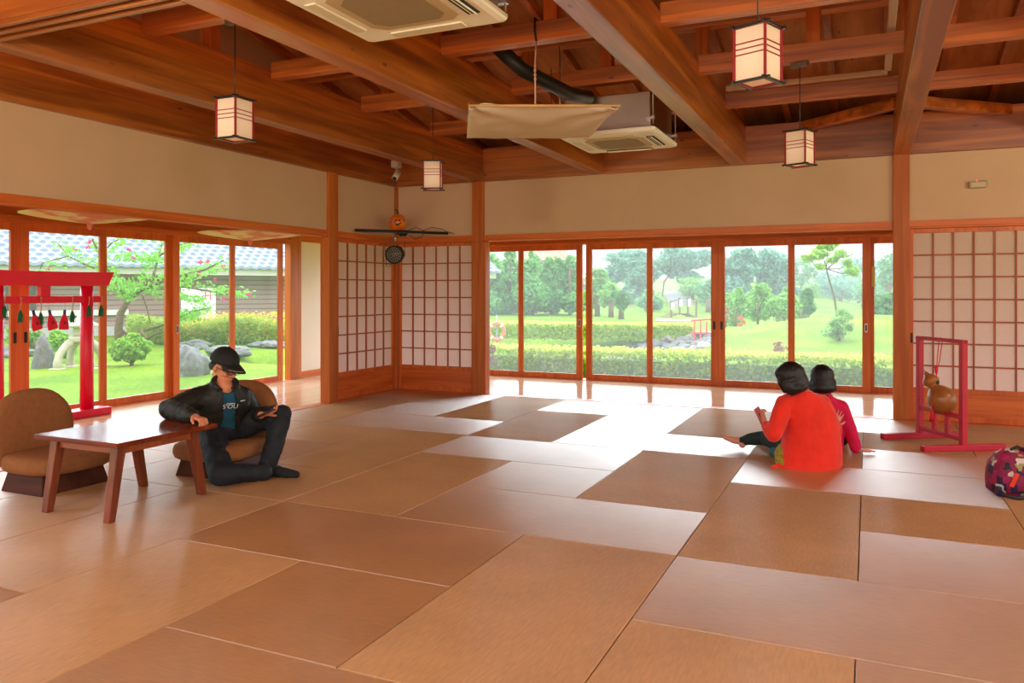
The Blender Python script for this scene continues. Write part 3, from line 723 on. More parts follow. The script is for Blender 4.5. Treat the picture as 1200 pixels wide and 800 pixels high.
def lantern(label,x,y,zc,rz,zj):
    t=thing('paper_lantern',label,'lantern',(x,y,zc),rz,'square paper lanterns')
    w,h=.078,.128
    f=MB()
    for a in (-1,1):
        for b_ in (-1,1): f.box(a*w-.0055,a*w+.0055,b_*w-.0055,b_*w+.0055,-h,h)
    for z in (-h,h):
        for a in (-1,1):
            f.box(-w-.024,w+.024,a*w-.006,a*w+.006,z-.006,z+.006,1); f.box(a*w-.006,a*w+.006,-w-.024,w+.024,z-.0055,z+.0065,1)
            f.box(-w,w,a*(w-.011)-.005,a*(w-.011)+.005,z-.005,z+.005,0); f.box(a*(w-.011)-.005,a*(w-.011)+.005,-w,w,z-.0045,z+.0055,0)
    f.build('frame',[lan_wood,lan_black],t,bevel=.0015)
    s_=MB()
    for z in (.048,.022,-.004):
        for a in (-1,1):
            s_.box(-w+.006,w-.006,a*(w-.001)-.002,a*(w-.001)+.002,z-.0025,z+.0025); s_.box(a*(w-.001)-.002,a*(w-.001)+.002,-w+.006,w-.006,z-.0025,z+.0025)
    s_.build('cross_slats',lan_wood,t)
    p=MB(); q=w-.004
    p.add([(-q,-q,-h+.005),(q,-q,-h+.005),(q,q,-h+.005),(-q,q,-h+.005),(-q,-q,h-.005),(q,-q,h-.005),(q,q,h-.005),(-q,q,h-.005)],[(3,2,1,0),(0,1,5,4),(1,2,6,5),(2,3,7,6),(3,0,4,7)]); p.build('paper_shade',lpaper,t); MB().box(-q,q,-q,q,h-.010,h-.004).build('top_board',lan_wood,t)
    b=MB().lathe([(.004,-.055),(.022,-.045),(.03,-.02),(.026,.005),(.014,.03),(.012,.05)],(0,0,-.01),16); b.build('bulb',bulb_m,t)
    c=MB().tube([(0,0,.04),(0,0,zj-zc-.01)],.0035,6).box(-w,w,-.004,.004,h-.003,h+.003); c.build('cord',lan_black,t)
    MB().box(-.065,.065,-.025,.025,zj-zc-.035,zj-zc).build('ceiling_rose',[cap_m],t,bevel=.004)
    ld=bpy.data.lights.new('lantern_or_fill_light','POINT'); ld.energy=LAN_W; ld.color=(1,.86,.72); ld.shadow_soft_size=.03
    o=bpy.data.objects.new('lantern_or_fill_light',ld); COL.objects.link(o); o.location=(x,y,zc-.025)
    return t
LAN_W=10
lantern('lit square paper lantern above the left side, level with the seated man',-3.67,3.83,2.395,0,3.035)
lantern('lit square paper lantern hanging near the corner, farthest back on the left',-3.67,6.33,2.375,.40,3.035)
lantern('lit square paper lantern at the top right, nearest to the viewer',-.47,3.83,2.405,-.37,3.035)
lantern('lit square paper lantern over the two women, farther back on the right',-.47,6.33,2.385,-.37,3.035)

# ---------------------------------------------------------------- cassette air conditioners
ac_white=plain('off-white plastic',srgb(244,244,236),.45); ac_beige=plain('beige filter frame',srgb(196,176,142),.6)
ac_flap=plain('outlet flap',srgb(222,214,196),.5)
def grillemat():
    m,nt,b,out=newmat('intake grille'); L=nt.links.new
    tc=N(nt,'ShaderNodeTexCoord'); ck=N(nt,'ShaderNodeTexChecker'); ck.inputs['Scale'].default_value=160
    ck.inputs['Color1'].default_value=srgb(176,158,126); ck.inputs['Color2'].default_value=srgb(120,106,84)
    L(tc.outputs['Object'],ck.inputs['Vector']); L(ck.outputs['Color'],b.inputs['Base Color']); b.inputs['Roughness'].default_value=.7; return m
ac_grille=grillemat(); ac_dark=plain('vent dark',(.03,.025,.02,1),.7); galv=plain('galvanised sheet',(.5,.45,.40,1),.28,1.0,var=.1,scale=3)
def aircon(label,x,y,z,w,body,rods,opened=(1,)):
    t=thing('air_conditioner',label,'air conditioner',(x,y,z),0)
    h=w/2; p=MB()
    def rr(k,z,c=.10): 
        a=h*k; q=c*h
        return [(-a+q,-a,z),(a-q,-a,z),(a,-a+q,z),(a,a-q,z),(a-q,a,z),(-a+q,a,z),(-a,a-q,z),(-a,-a+q,z)]
    p.ring_tube([rr(.55,.004,.12),rr(.92,0,.06),rr(.985,.010,.05),rr(1.0,.022,.05),rr(1.0,.04,.05),rr(.9,.05,.05)],smooth=False); p.build('panel',ac_white,t,bevel=.003)
    MB().ring_tube([rr(.54,-.004,.14),rr(.60,-.002,.14),rr(.60,.02,.14)],smooth=False).build('filter_frame',ac_beige,t,bevel=.002)
    MB().ring_tube([rr(.47,-.007,.14),rr(.48,-.006,.14),rr(.49,.0,.14)],smooth=False).build('grille',ac_grille,t)
    for k in range(4):
        M=rotz(k*PI/2); s_=MB()
        if k not in opened:
            MB().obox(M@Vector((0,-h*.78,.0)),(h*1.0,h*.15,.012),M,0).build('outlet_flap',[ac_flap,ac_dark],t,bevel=.003); continue
        s_.obox(M@Vector((0,-h*.78,.001)),(h*1.0,h*.15,.012),M,0)
        s_.obox(M@Vector((0,-h*.80,-.006)),(h*.98,h*.045,.006),M@Matrix.Rotation(.45,3,'X'),1)
        s_.obox(M@Vector((0,-h*.745,-.004)),(h*.98,h*.02,.005),M@Matrix.Rotation(.45,3,'X'),1)
        s_.build('air_outlet',[ac_dark,ac_white],t)
    MB().box(-h*.9,h*.9,-h*.9,h*.9,.045,body).build('casing',galv,t,bevel=.01)
    for a in (-1,1):
        for b_ in (-1,1):
            r=MB().tube([(a*h*.96,b_*h*.96,.06),(a*h*.96,b_*h*.96,rods)],.006,6).box(a*h*.9-.03,a*h*.9+.04,b_*h*.96-.02,b_*h*.96+.02,.10,.115).lathe([(.016,.115),(.016,.13)],(a*h*.96,b_*h*.96,0),6); r.build('hanger_rod',steel,t)
    return t
aircon('large white ceiling cassette air conditioner at the top, cut by the top edge',-2.14,3.30,2.70,.87,.28,.6)
aircon('white ceiling cassette air conditioner farther back, behind the hanging cloth',-1.99,6.68,2.60,.84,.34,.8,(1,2))
MB().tube([at(583,55,5.9),at(612,82,5.95),at(640,96,6.1),at(668,110,6.3),at(690,114,6.60)],.055,14).build('insulated_duct',plain('black foam insulation',(.016,.018,.014,1),.45)); tag(bpy.data.objects['insulated_duct'],'black insulated refrigerant duct running among the joists above the hanging cloth','duct')

# ---------------------------------------------------------------- cloth slung under the ceiling
def clothmat():
    m,nt,b,out=newmat('unbleached cloth'); L=nt.links.new
    tc=N(nt,'ShaderNodeTexCoord'); nz=N(nt,'ShaderNodeTexNoise'); nz.inputs['Scale'].default_value=5; L(tc.outputs['Object'],nz.inputs['Vector'])
    mx=N(nt,'ShaderNodeMix',data_type='RGBA'); mx.inputs[6].default_value=srgb(240,226,214); mx.inputs[7].default_value=srgb(250,242,234); L(nz.outputs['Fac'],mx.inputs[0])
    L(mx.outputs[2],b.inputs['Base Color']); b.inputs['Roughness'].default_value=.9
    t_=N(nt,'ShaderNodeBsdfTranslucent'); L(mx.outputs[2],t_.inputs['Color']); ms=N(nt,'ShaderNodeMixShader'); ms.inputs[0].default_value=.35
    L(b.outputs[0],ms.inputs[1]); L(t_.outputs[0],ms.inputs[2]); L(ms.outputs[0],out.inputs['Surface']); return m
nl,nr,fl_,fr_=at(549,125,5.42),at(727,125,5.42),at(547,161.5,6.36),at(691,161.5,6.36)
t=thing('hanging_cloth','pale cloth sheet on a stick slung flat below the ceiling air conditioner','cloth')
c=MB(); nU,nV=40,24; vs=[]
for j in range(nV+1):
    v=j/nV
    for i in range(nU+1):
        u=i/nU
        p=(nl*(1-u)+nr*u)*(1-v)+(fl_*(1-u)+fr_*u)*v
        sag=.035*math.sin(PI*v)*math.sin(PI*u)**.5
        cr_=.030*(math.sin(9*math.atan2(v+.03,1.02-u))*math.exp(-3*(1-u)-1.2*v)+math.sin(8*math.atan2(v+.03,u+.02))*math.exp(-3*u-1.2*v))
        vs.append((p.x,p.y,p.z-sag+cr_+.010*noise.noise(Vector((u*5,v*5,0)))))
c.add(vs,[(j*(nU+1)+i,j*(nU+1)+i+1,(j+1)*(nU+1)+i+1,(j+1)*(nU+1)+i) for j in range(nV) for i in range(nU)],0,True)
o=c.build('sheet',clothmat(),t); so=o.modifiers.new('Solid','SOLIDIFY'); so.thickness=.002
stick=wood('bamboo stick',(.75,.48,.22,1),(.6,.34,.13,1),'X',.4)
MB().tube([nl+Vector((0,0,.008)),nr+Vector((0,0,.008))],.009,8).build('near_stick',stick,t)
MB().tube([fl_+Vector((0,0,.008)),fr_+Vector((0,0,.008))],.007,8).build('far_stick',stick,t)
rp=plain('pale rope',srgb(214,170,150),.8); ky=on_y(627,22,5.03)
mid=(nl*.56+nr*.44)+Vector((0,0,.015))
r=MB().tube([mid,mid*.75+Vector((ky.x,5.025,ky.z))*.25,mid*.5+Vector((ky.x,5.025,ky.z))*.5,Vector((mid.x,5.02,3.03))],.006,6)
kn=mid*.62+Vector((ky.x,5.025,ky.z))*.38
for i in range(4): r.sphere(kn+Vector((0,0,.03*i-.05)),.011,8)
r.build('rope',rp,t)
MB().tube([(mid.x,5.02,3.03),(mid.x-.01,5.015,3.10),(mid.x-.01,5.015,3.19),(mid.x-.01,5.10,3.19)],.007,6).build('dark_loop',lan_black,t)
fm=(fl_+fr_)/2+Vector((.2,.0,.01)); MB().tube([fm,Vector((fm.x,fm.y,3.08))],.003,6).build('far_wire',lan_black,t)
# ---------------------------------------------------------------- white cable ducts on the joists
pvc=plain('ivory cable duct',srgb(214,190,158),.5)
cdm=MB().bar((.155,3.0,3.22),(.155,7.50,3.22),.055,.045).bar((.155,7.53,3.195),(-1.21,7.53,3.195),.05,.05).build('cable_duct',pvc,bevel=.006)
tag(cdm,'ivory plastic cable duct bending along the joist near the fourth beam','cable duct')

# ---------------------------------------------------------------- corner: pole, pumpkin, stage light, camera
blk=plain('black metal',(.012,.012,.012,1),.45,.2)
pa=Vector((-5.70,7.95,2.05)); pb=Vector((-4.93,8.88,2.05)); pm=(pa+pb)/2
t=thing('lighting_pole','black metal pole fixed across the room corner above the shoji','pole',pm)
MB().tube([pa-pm,pb-pm],.018,12).build('tube',blk,t)
MB().box(-.035,.035,-.035,.035,-.055,.02).tube([(.06,.02,-.01),(-.06,-.06,-.01)],.03,10).build('clamp',blk,t,bevel=.005)
t=bpy.data.objects['lighting_pole']
cb=MB().tube([pb-pm+Vector((-.22,-.26,.02)),pb-pm+Vector((-.14,-.16,.07)),pb-pm+Vector((-.05,-.06,.05)),pb-pm+Vector((.0,-.02,.02)),pb-pm+Vector((.10,-.01,-.01))],.004,6)
cb.tube([pb-pm+Vector((-.34,-.41,.02)),pb-pm+Vector((-.27,-.33,.06)),pb-pm+Vector((-.20,-.25,.02)),pb-pm+Vector((-.22,-.27,-.06)),pb-pm+Vector((-.28,-.34,-.09)),pb-pm+Vector((-.33,-.40,-.04))],.004,6).build('loose_cable',blk,t)
pk=at(466,261,9.95); pkm=plain('orange pumpkin',srgb(222,112,20),.35,var=.05)
t=thing('pumpkin_decoration','round orange pumpkin decoration with black face, sitting on the corner pole','pumpkin',pk)
dirc=(Vector((0,0,EYE))-pk); dirc.z=0; dirc.normalize(); sidec=Vector((-dirc.y,dirc.x,0))
b=MB(); rings=[]
R=.118
for kz in range(17):
    th=PI*(kz+.05)/16.1; ring=[]
    for i in range(32):
        a=2*PI*i/32; rr=R*math.sin(th)*(1-.035*abs(math.sin(4*a)))
        ring.append((rr*math.cos(a),rr*math.sin(a),-R*.95*math.cos(th)))
    rings.append(ring)
b.ring_tube(rings).build('body',pkm,t)
fmb=MB()
for u,v,r_ in ((-.022,.022,.014),(.018,.020,.014),(-.036,-.008,.010),(.036,-.004,.009),(-.016,-.024,.012),(.0,-.034,.012),(.020,-.026,.012),(.046,.000,.006)):
    w_=math.sqrt(max(0,(R*1.0)**2-u*u-v*v)); fmb.sphere(dirc*(w_-.004)+sidec*(-u)+Vector((0,0,v)),r_,8)
fmb.build('face',lan_black,t)
MB().tube([(0,0,.10),(0.004,0,.135),sidec*-.015+Vector((0,0,.165)),sidec*-.035+Vector((0,0,.172))],[.016,.011,.009,.007],8).build('stalk',lan_black,t)
wh=plain('glossy sticker blue',srgb(90,120,150),.2)
MB().sphere(dirc*.082+sidec*-.068+Vector((0,0,.012)),(.018,.018,.026),10).build('patch',wh,t)
MB().sphere(dirc*.078+sidec*.078+Vector((0,0,.018)),(.016,.016,.010),10).build('patch',wh,t)
sl=at(463,298,9.85)
t=thing('stage_light','black round stage spotlight hanging from the corner pole','spotlight',sl)
ldir=(dirc*.9+sidec*-.25+Vector((0,0,-.12))).normalized(); Ml=Vector((0,0,1)).rotation_difference(ldir).to_matrix()
MB().lathe([(.05,-.10),(.085,-.095),(.108,-.06),(.112,.03),(.116,.035),(.116,.05),(.104,.05),(.104,.044)],(0,0,0),28,Ml).build('can',blk,t)
lens=MB(); led=MB()
lens.lathe([(.103,.040),(.103,.046)],(0,0,0),28,Ml); lens.build('lens_plate',plain('dark lens plate',(.05,.05,.045,1),.3),t)
for rr,nn in ((0,1),(.03,6),(.058,12),(.085,18)):
    for i in range(nn): led.sphere(Ml@Vector((rr*math.cos(2*PI*i/nn),rr*math.sin(2*PI*i/nn),.047)),.010,6)
led.build('lamps',plain('clear lamp bead',(.30,.30,.26,1),.2),t)
yk=MB(); yk.bar(sidec*.12+Vector((0,0,-.02)),sidec*.12+Vector((0,0,.15)),.02,.006,0,sidec); yk.bar(sidec*-.12+Vector((0,0,-.02)),sidec*-.12+Vector((0,0,.15)),.02,.006,0,sidec); yk.bar(sidec*.123+Vector((0,0,.15)),sidec*-.123+Vector((0,0,.15)),.02,.006)
yk.build('yoke',blk,t)
MB().tube([(0,0,.15),(0,0,.235)],.012,8).sphere((0,0,.2),.02,10).build('hook',steel,t)
MB().tube([sidec*-.05+Vector((0,0,-.10)),sidec*-.06+Vector((0,0,-.155)),sidec*-.11+Vector((0,0,-.15)),sidec*-.115+Vector((0,0,-.06)),sidec*-.10+Vector((0,0,.02))],.004,6).build('cable',blk,t)
cmw=plain('white camera plastic',srgb(222,214,200),.4)
t=thing('security_camera','white security camera on a bracket under the beam in the corner','camera',at(464.5,193,10.05))
MB().box(-.05,.05,-.05,.05,-.04,.05).build('junction_box',cmw,t,bevel=.006)
cdir=(dirc*.8+sidec*-.35+Vector((0,0,-.75))).normalized(); Mc=Vector((0,0,1)).rotation_difference(cdir).to_matrix(); cc=Vector((0,0,-.14))+dirc*.04
MB().tube([(0,0,-.03),cc],.012,8).build('arm',cmw,t)
MB().lathe([(.03,-.08),(.04,-.07),(.04,.07),(.034,.075)],cc,18,Mc).build('housing',cmw,t)
MB().lathe([(.028,.074),(.028,.08)],cc,18,Mc).build('lens',lan_black,t)

# ---------------------------------------------------------------- small emergency light on the plaster
t=thing('emergency_light','small grey emergency light box on the plaster above the right shoji','emergency light',(.985,8.93,2.35))
MB().box(-.078,.078,-.045,.008,-.035,.035).build('housing',plain('grey plastic',srgb(176,160,128),.5),t,bevel=.010)
MB().box(-.06,.06,-.049,-.045,-.025,.018).build('diffuser',plain('milky plastic',srgb(196,180,150),.3),t,bevel=.002)
MB().sphere((-.012,-.040,.036),.006,8).build('red_indicator',plain('red led',(1,.05,.03,1),.3,emit=(1,.06,.04,1),estr=3),t)

# ---------------------------------------------------------------- paper parasols hung upside down over the veranda
def parmat():
    m,nt,b,out=newmat('oiled parasol paper'); L=nt.links.new
    tc=N(nt,'ShaderNodeTexCoord'); nz=N(nt,'ShaderNodeTexNoise'); nz.inputs['Scale'].default_value=4.5; nz.inputs['Detail'].default_value=4; L(tc.outputs['Object'],nz.inputs['Vector'])
    cr=N(nt,'ShaderNodeValToRGB'); e=cr.color_ramp.elements; e[0].position=.5; e[0].color=srgb(244,216,178); e[1].position=.60; e[1].color=srgb(236,120,112); L(nz.outputs['Fac'],cr.inputs[0])
    L(cr.outputs[0],b.inputs['Base Color']); b.inputs['Roughness'].default_value=.5
    t_=N(nt,'ShaderNodeBsdfTranslucent'); L(cr.outputs[0],t_.inputs['Color']); ms=N(nt,'ShaderNodeMixShader'); ms.inputs[0].default_value=.2
    L(b.outputs[0],ms.inputs[1]); L(t_.outputs[0],ms.inputs[2]); L(ms.outputs[0],out.inputs['Surface']); return m
parm=parmat(); rib_m=plain('bamboo rib',srgb(190,140,90),.5); pink=plain('pink ferrule',srgb(226,120,110),.4)
def parasol(x,y,z,r,label):
    t=thing('paper_parasol',label,'parasol',(x,y,z),0,'oil-paper parasols over the veranda')
    n=32; c=MB(); c.ring_tube([[(r*k*math.cos(2*PI*i/n)*(1-.012*(i%2)),r*k*math.sin(2*PI*i/n)*(1-.012*(i%2)),h) for i in range(n)] for k,h in ((.02,0),(.3,.020),(.6,.044),(.85,.066),(1.0,.082))],caps=False)
    o=c.build('canopy',parm,t); q=o.modifiers.new('Solid','SOLIDIFY'); q.thickness=.002
    rb_=MB()
    for i in range(0,n,2): a=2*PI*i/n; rb_.tube([(0,0,.006),(r*.6*math.cos(a),r*.6*math.sin(a),.049),(r*.99*math.cos(a),r*.99*math.sin(a),.085)],.003,5)
    rb_.build('ribs',rib_m,t)
    MB().lathe([(.006,-.055),(.018,-.045),(.022,-.02),(.030,.0),(.02,.012)],(0,0,0),14).build('ferrule',pink,t)
    MB().tube([(0,0,0),(0,0,2.46-z)],.008,8).build('shaft',rib_m,t)
parasol(-6.62,5.06,1.93,.58,'upturned paper parasol with red blossoms over the torii gate')
parasol(-6.55,7.08,1.89,.58,'upturned pink paper parasol hanging over the veranda near the pillar')
# ---------------------------------------------------------------- people
skin=plain('skin',srgb(214,140,104),.5,var=.04,scale=20)
skin_f=plain('skin pale',srgb(216,150,122),.5,var=.04,scale=20)
hair_m=plain('black hair',srgb(14,11,10),.45,bump=.3,bscale=90)
def unit(v): return Vector(v).normalized()
def hand(mb, w, d, n, side, curl=(.25,.35,.3), s=.92, spread=.0, thumb=(.6,.5,.25), rs=1.0):
    """w wrist, d finger direction, n back-of-hand normal; side picks the thumb side; curl per joint"""
    w=Vector(w); d=unit(d); n=unit(Vector(n)-d*Vector(n).dot(d)); l=d.cross(n)*side
    offs=(.031,.0105,-.0105,-.030); lens=(.070,.079,.073,.057)
    for i,(o,L) in enumerate(zip(offs,lens)):
        k=w+(d*(.088-.004*abs(i-1.2))+l*o)*s
        mb.capsule(w+l*(o*.55*s),k,.0145*s*rs,.0115*s*rs,10)
        p=k; a=0; di=(d+l*(spread*(1.3-i))).normalized(); r0=.0092*s*rs
        for j,(fr,cv) in enumerate(zip((.46,.30,.24),curl)):
            a+=cv+.05*i*(curl[0]>.3)
            v=di*math.cos(a)-n*math.sin(a); q=p+v*(L*fr*s); r1=r0*.90
            mb.capsule(p,q,r0,r1,9); p,r0=q,r1
    b=w+(d*.022+l*.028)*s; td=unit(d*thumb[0]+l*thumb[1]-n*thumb[2])
    p1=b+td*.040*s; p2=p1+unit(td+d*.45)*.030*s; p3=p2+unit(td*.6+d*.7-n*.15)*.024*s
    mb.capsule(w+l*.012*s,b,.015*s*rs,.014*s*rs,10); mb.chain([b,p1,p2,p3],[.0135*s*rs,.0112*s*rs,.0098*s*rs,.0080*s*rs],9)
def head(mb, c, f, up, s=1.0, neck=None, jaw=1.0):
    c=Vector(c); f=unit(f); up=unit(Vector(up)-f*Vector(up).dot(f)); sd=up.cross(f)
    M=Matrix((f,sd,up)).transposed()
    def E(p,r): mb.sphere(c+(f*p[0]+sd*p[1]+up*p[2])*s,[q*s for q in r],18,0,M)
    E((-.012,0,.022),(.098,.078,.098)); E((.022,0,-.040),(.068,.062*jaw,.080)); E((.056,0,-.098),(.030,.030*jaw,.022)); E((.0,0,-.075),(.060,.058*jaw,.045))
    E((.076,0,.022),(.018,.050,.012)); E((.066,.036,-.032),(.022,.022,.020)); E((.066,-.036,-.032),(.022,.022,.020))
    mb.capsule(c+(f*.088+up*.006)*s,c+(f*.108-up*.034)*s,.008*s,.0125*s,10); E((.092,.013,-.040),(.011,.008,.008)); E((.092,-.013,-.040),(.011,.008,.008))
    mb.capsule(c+(f*.084+sd*.019-up*.068)*s,c+(f*.084-sd*.019-up*.068)*s,.0075*s,.0075*s,8)
    mb.capsule(c+(f*.082+sd*.016-up*.079)*s,c+(f*.082-sd*.016-up*.079)*s,.0085*s,.0085*s,8)
    for k in (-1,1): mb.sphere(c+(f*-.004+sd*(k*.078)-up*.016)*s,(.018*s,.009*s,.030*s),12,0,M)
    if neck is not None: mb.capsule(c+(-f*.020-up*.075)*s,neck,.050*s,.056*s,14)
    return M
def body_core(mb, spine, u, w):
    """slim trunk inside the clothes"""
    for k in range(len(spine)-1): 
        a,b=Vector(spine[k]),Vector(spine[k+1])
        for o in (-1,0,1): mb.capsule(a+u*(o*w[k]),b+u*(o*w[k+1]),.062,.052,12)

# ================================================================ the man on the legless chair
hipC=Vector((-4.245,4.285,.315)); neckB=Vector((-4.095,4.175,.640))
sL=at(286,465,5.64); sR=at(233,465,5.44)
ul=unit((sL-sR)*Vector((1,1,.5))); spd=unit(neckB-hipC); fv=unit(ul.cross(spd)); 
if fv.x<0: fv=-fv
fv=unit(fv)
elR=Vector((-4.200,3.790,.525)); wrR=Vector((-3.895,3.715,.502))
elL=at(299,489,5.76); wrL=at(306,486,5.47)
hL=Vector((-4.17,4.37,.315)); hR=Vector((-4.22,4.185,.310))
knL=Vector((-3.795,4.415,.425)); anL=Vector((-3.845,4.335,.075)); toL=Vector((-3.625,4.365,.028))
knR=Vector((-3.945,3.985,.078)); anR=Vector((-3.795,4.235,.055)); toR=Vector((-3.83,4.42,.035))
hc=at(263,429,5.54)
hf=unit(RT*.88-FW*.46+Vector((0,0,-.34))); hup=unit(RT*.25-FW*.05+Vector((0,0,.95)))
mb=MB()
Mh=head(mb,hc,hf,hup,1.0,neckB+Vector((.0,0,-.01)))
body_core(mb,[hipC-fv*.02,hipC.lerp(neckB,.5)-fv*.03,hipC.lerp(neckB,.82)-fv*.03,neckB-fv*.01],ul,[.06,.07,.05,.0])
mb.chain([neckB-spd*.09,sL,elL,wrL],[.04,.042,.034,.026]); mb.chain([neckB-spd*.09,sR,elR,wrR],[.04,.042,.034,.026])
mb.chain([hL,knL,anL],[.065,.048,.034]); mb.chain([hR,knR,anR],[.065,.048,.034])
# right hand lies on the table corner, fingers over the edge
dR=unit((.93,-.12,-.10)); nR=unit((.12,.15,1))
hand(mb,wrR,dR,nR,1,(.62,.92,.35),.93,.06,(.6,.55,.25),1.08)
# left hand cups the phone above the knee
phC=at(310.5,485.8,5.40)
dL=unit(RT*.9+FW*-.25+Vector((0,0,.18))); nL=unit(Vector((0,0,-1))*.75+FW*-.0+RT*.35)
hand(mb,wrL,dL,nL,1,(.30,.55,.45),.90,.02,(.45,.6,-.5),1.05)
man=remeshed(mb,'person',skin,.0045,3)
tag(man,'man in black jacket and cap sitting on a legless chair, elbow on the table','person')
black_puff=plain('black quilted jacket',srgb(24,27,21),.6,var=.25,scale=14,bump=.3,bscale=26)
jean=plain('dark navy jeans',srgb(22,30,38),.75,var=.35,scale=9,bump=.2,bscale=300)
teal=plain('teal tee shirt',srgb(22,84,108),.85,var=.1,scale=12); sock=plain('charcoal sock',srgb(24,26,28),.85); capm=plain('black cap',srgb(16,22,22),.75)
def torso(mb,k=1.0,dk=0.0,lo=0.0,hi=2):
    secs=[]
    for t,rw,rd in ((-.16,.172,.125),(0,.182,.135),(.25,.180,.130),(.5,.185,.125),(.72,.190,.118),(.86,.172,.100),(.95,.118,.082),(1.02,.072,.066)):
        if t<lo or t>hi: continue
        secs.append((hipC.lerp(neckB,t),ul,fv,rw*k+dk,rd*k+dk))
    mb.loft(secs,28,2.4)
J=MB(); torso(J)
for s_,e_,w_ in ((sL,elL,wrL),(sR,elR,wrR)):
    s2=s_.lerp(neckB-spd*.09,.15)
    J.chain([neckB-spd*.12,s2,s_.lerp(e_,.5)+Vector((0,0,.0)),e_,w_.lerp(e_,.12)],[.085,.076,.069,.062 if e_ is elR else .054,.046 if e_ is elR else .040],16)
for i in range(30):
    a=2*PI*i/30
    if math.cos(a)>.75: continue
    p=neckB+fv*(.072*math.cos(a))+ul*(.080*math.sin(a)); J.capsule(p-spd*.06,p+spd*(.030-.012*math.cos(a)),.018,.013,8)
def opencut(p):
    t=(p-hipC).dot(spd)/(neckB-hipC).length
    rel=p-hipC.lerp(neckB,t); a=rel.dot(ul); b=rel.dot(fv)
    return t<1.25 and b>.045 and abs(a-.012)<.046+.035*max(0,.5-t)
remeshed(J,'jacket',black_puff,.009,3,man,opencut,.010,.006,.045)
S=MB(); torso(S,1,-.012,0.0,.955); remeshed(S,'tee_shirt',teal,.009,3,man,None,0,.004,.06)
T=MB()
T.loft([(hipC-spd*.10,ul,fv,.150,.115),(hipC,ul,fv,.165,.12),(hipC+spd*.06,ul,fv,.165,.12)],24,2.4)
T.chain([hL,hL.lerp(knL,.5)+Vector((0,0,.012)),knL,knL.lerp(anL,.5),anL+Vector((0,0,.0))],[.098,.088,.074,.068,.062],16)
T.chain([hR,hR.lerp(knR,.5),knR],[.098,.090,.077],16); T.chain([knR,knR.lerp(anR,.5),anR],[.077,.066,.055],16)
T.capsule(hL,hR,.10,.10,14)
remeshed(T,'jeans',jean,.009,3,man,None,0,.009,.07)
F_=MB(); F_.chain([anL+Vector((0,0,-.01)),Vector((-3.86,4.335,.036)),Vector((-3.74,4.35,.036)),toL],[.040,.036,.037,.026],14)
F_.sphere(Vector((-3.70,4.355,.026)),(.07,.042,.026),14)
remeshed(F_,'sock',sock,.007,3,man)
F2=MB(); F2.chain([anR,anR.lerp(toR,.5)+Vector((0,0,-.01)),toR],[.040,.036,.028],14); remeshed(F2,'sock',sock,.007,3,man)
# cap
def hp(a,b,c_,s=1.0): 
    return hc+Mh@Vector((a*s,b*s,c_*s))
Cc=MB(); rings=[]
for k in range(9):
    th=PI/2*k/8.0; rings.append([hp(-.012+(.112*math.cos(th*.98))*math.cos(a),(.092*math.cos(th*.98))*math.sin(a),.036+.100*math.sin(th)) for a in [2*PI*i/28 for i in range(28)]])
CAPZ=.012
Cc.ring_tube([[hp(-.012+.112*math.cos(a),.092*math.sin(a),.024) for a in [2*PI*i/28 for i in range(28)]]]+rings)
Cc.sphere(hp(-.012,0,.138),.008,8)
cap=Cc.build('cap',capm,man)
V=MB(); vt=[];vb=[]
nU=16
def visor(off):
    rows=[]
    for r_ in (0,.35,.7,1):
        row=[]
        for i in range(nU+1):
            a=-1.15+2.3*i/nU
            ext=.088*math.cos(a*.95)**.8*r_
            x=-.012+.110*math.cos(a)+ext; y=.090*math.sin(a)*(1+.05*r_); z=.036+off-.020*r_*r_-.012*(a*a)*r_
            row.append(hp(x,y,z))
        rows.append(row)
    return rows
top_=visor(.004); bot_=visor(-.003); vs=[p for r_ in top_ for p in r_]+[p for r_ in bot_ for p in r_]
n1=nU+1; off=4*n1; fs=[]
for r_ in range(3):
    for i in range(nU):
        a=r_*n1+i; fs.append((a,a+1,a+n1+1,a+n1)); fs.append((off+a+n1,off+a+n1+1,off+a+1,off+a))
for i in range(nU): a=3*n1+i; fs.append((a,a+1,off+a+1,off+a))
for r_ in range(3):
    a=r_*n1; fs.append((a,a+n1,off+a+n1,off+a)); a=r_*n1+nU; fs.append((a+n1,a,off+a,off+a+n1))
V.add(vs,fs,0,True); V.build('visor',capm,cap)
sv=MB()
for r_ in (2.6,):
    pts=[]
    for i in range(2,9): pts.append(top_[2][i].lerp(top_[3][i],.6)+Mh@Vector((0,0,.002)))
    sv.tube(pts,.0022,5)
sv.build('visor_trim',plain('pale trim',srgb(196,150,120),.5),cap)
Hm=MB()
for k in (-1,1): Hm.sphere(hp(-.030,k*.074,-.004),(.045,.014,.030),12,0,Mh)
Hm.sphere(hp(-.085,0,-.020),(.022,.062,.045),12,0,Mh); remeshed(Hm,'hair',hair_m,.006,2,man)
eye_m=plain('dark eyes',(.02,.014,.012,1),.3)
for k in (-1,1):
    MB().sphere(hp(.0845,k*.031,-.008),(.006,.013,.005),10,0,Mh).build('eye',eye_m,man)
    MB().tube([hp(.090,k*.014,.012),hp(.089,k*.032,.017),hp(.080,k*.048,.012)],.0035,6).build('eyebrow',hair_m,man)
lp=MB(); lp.tube([hp(.0915,.017,-.0735),hp(.094,0,-.0725),hp(.0915,-.017,-.0735)],.0022,5); lp.build('mouth_line',plain('lip',srgb(150,78,66),.5),man)
G=MB()
for k in (-1,1):
    pts=[hp(.108-.10*abs(.032*math.cos(a)+.034)*.4,k*(.034+.027*math.cos(a)),-.006+.019*math.sin(a)) for a in [2*PI*i/20 for i in range(20)]]
    G.tube(pts,.0022,6,closed=True)
    G.tube([hp(.095,k*.061,-.002),hp(.05,k*.077,.0),hp(-.01,k*.084,-.004)],.0022,6)
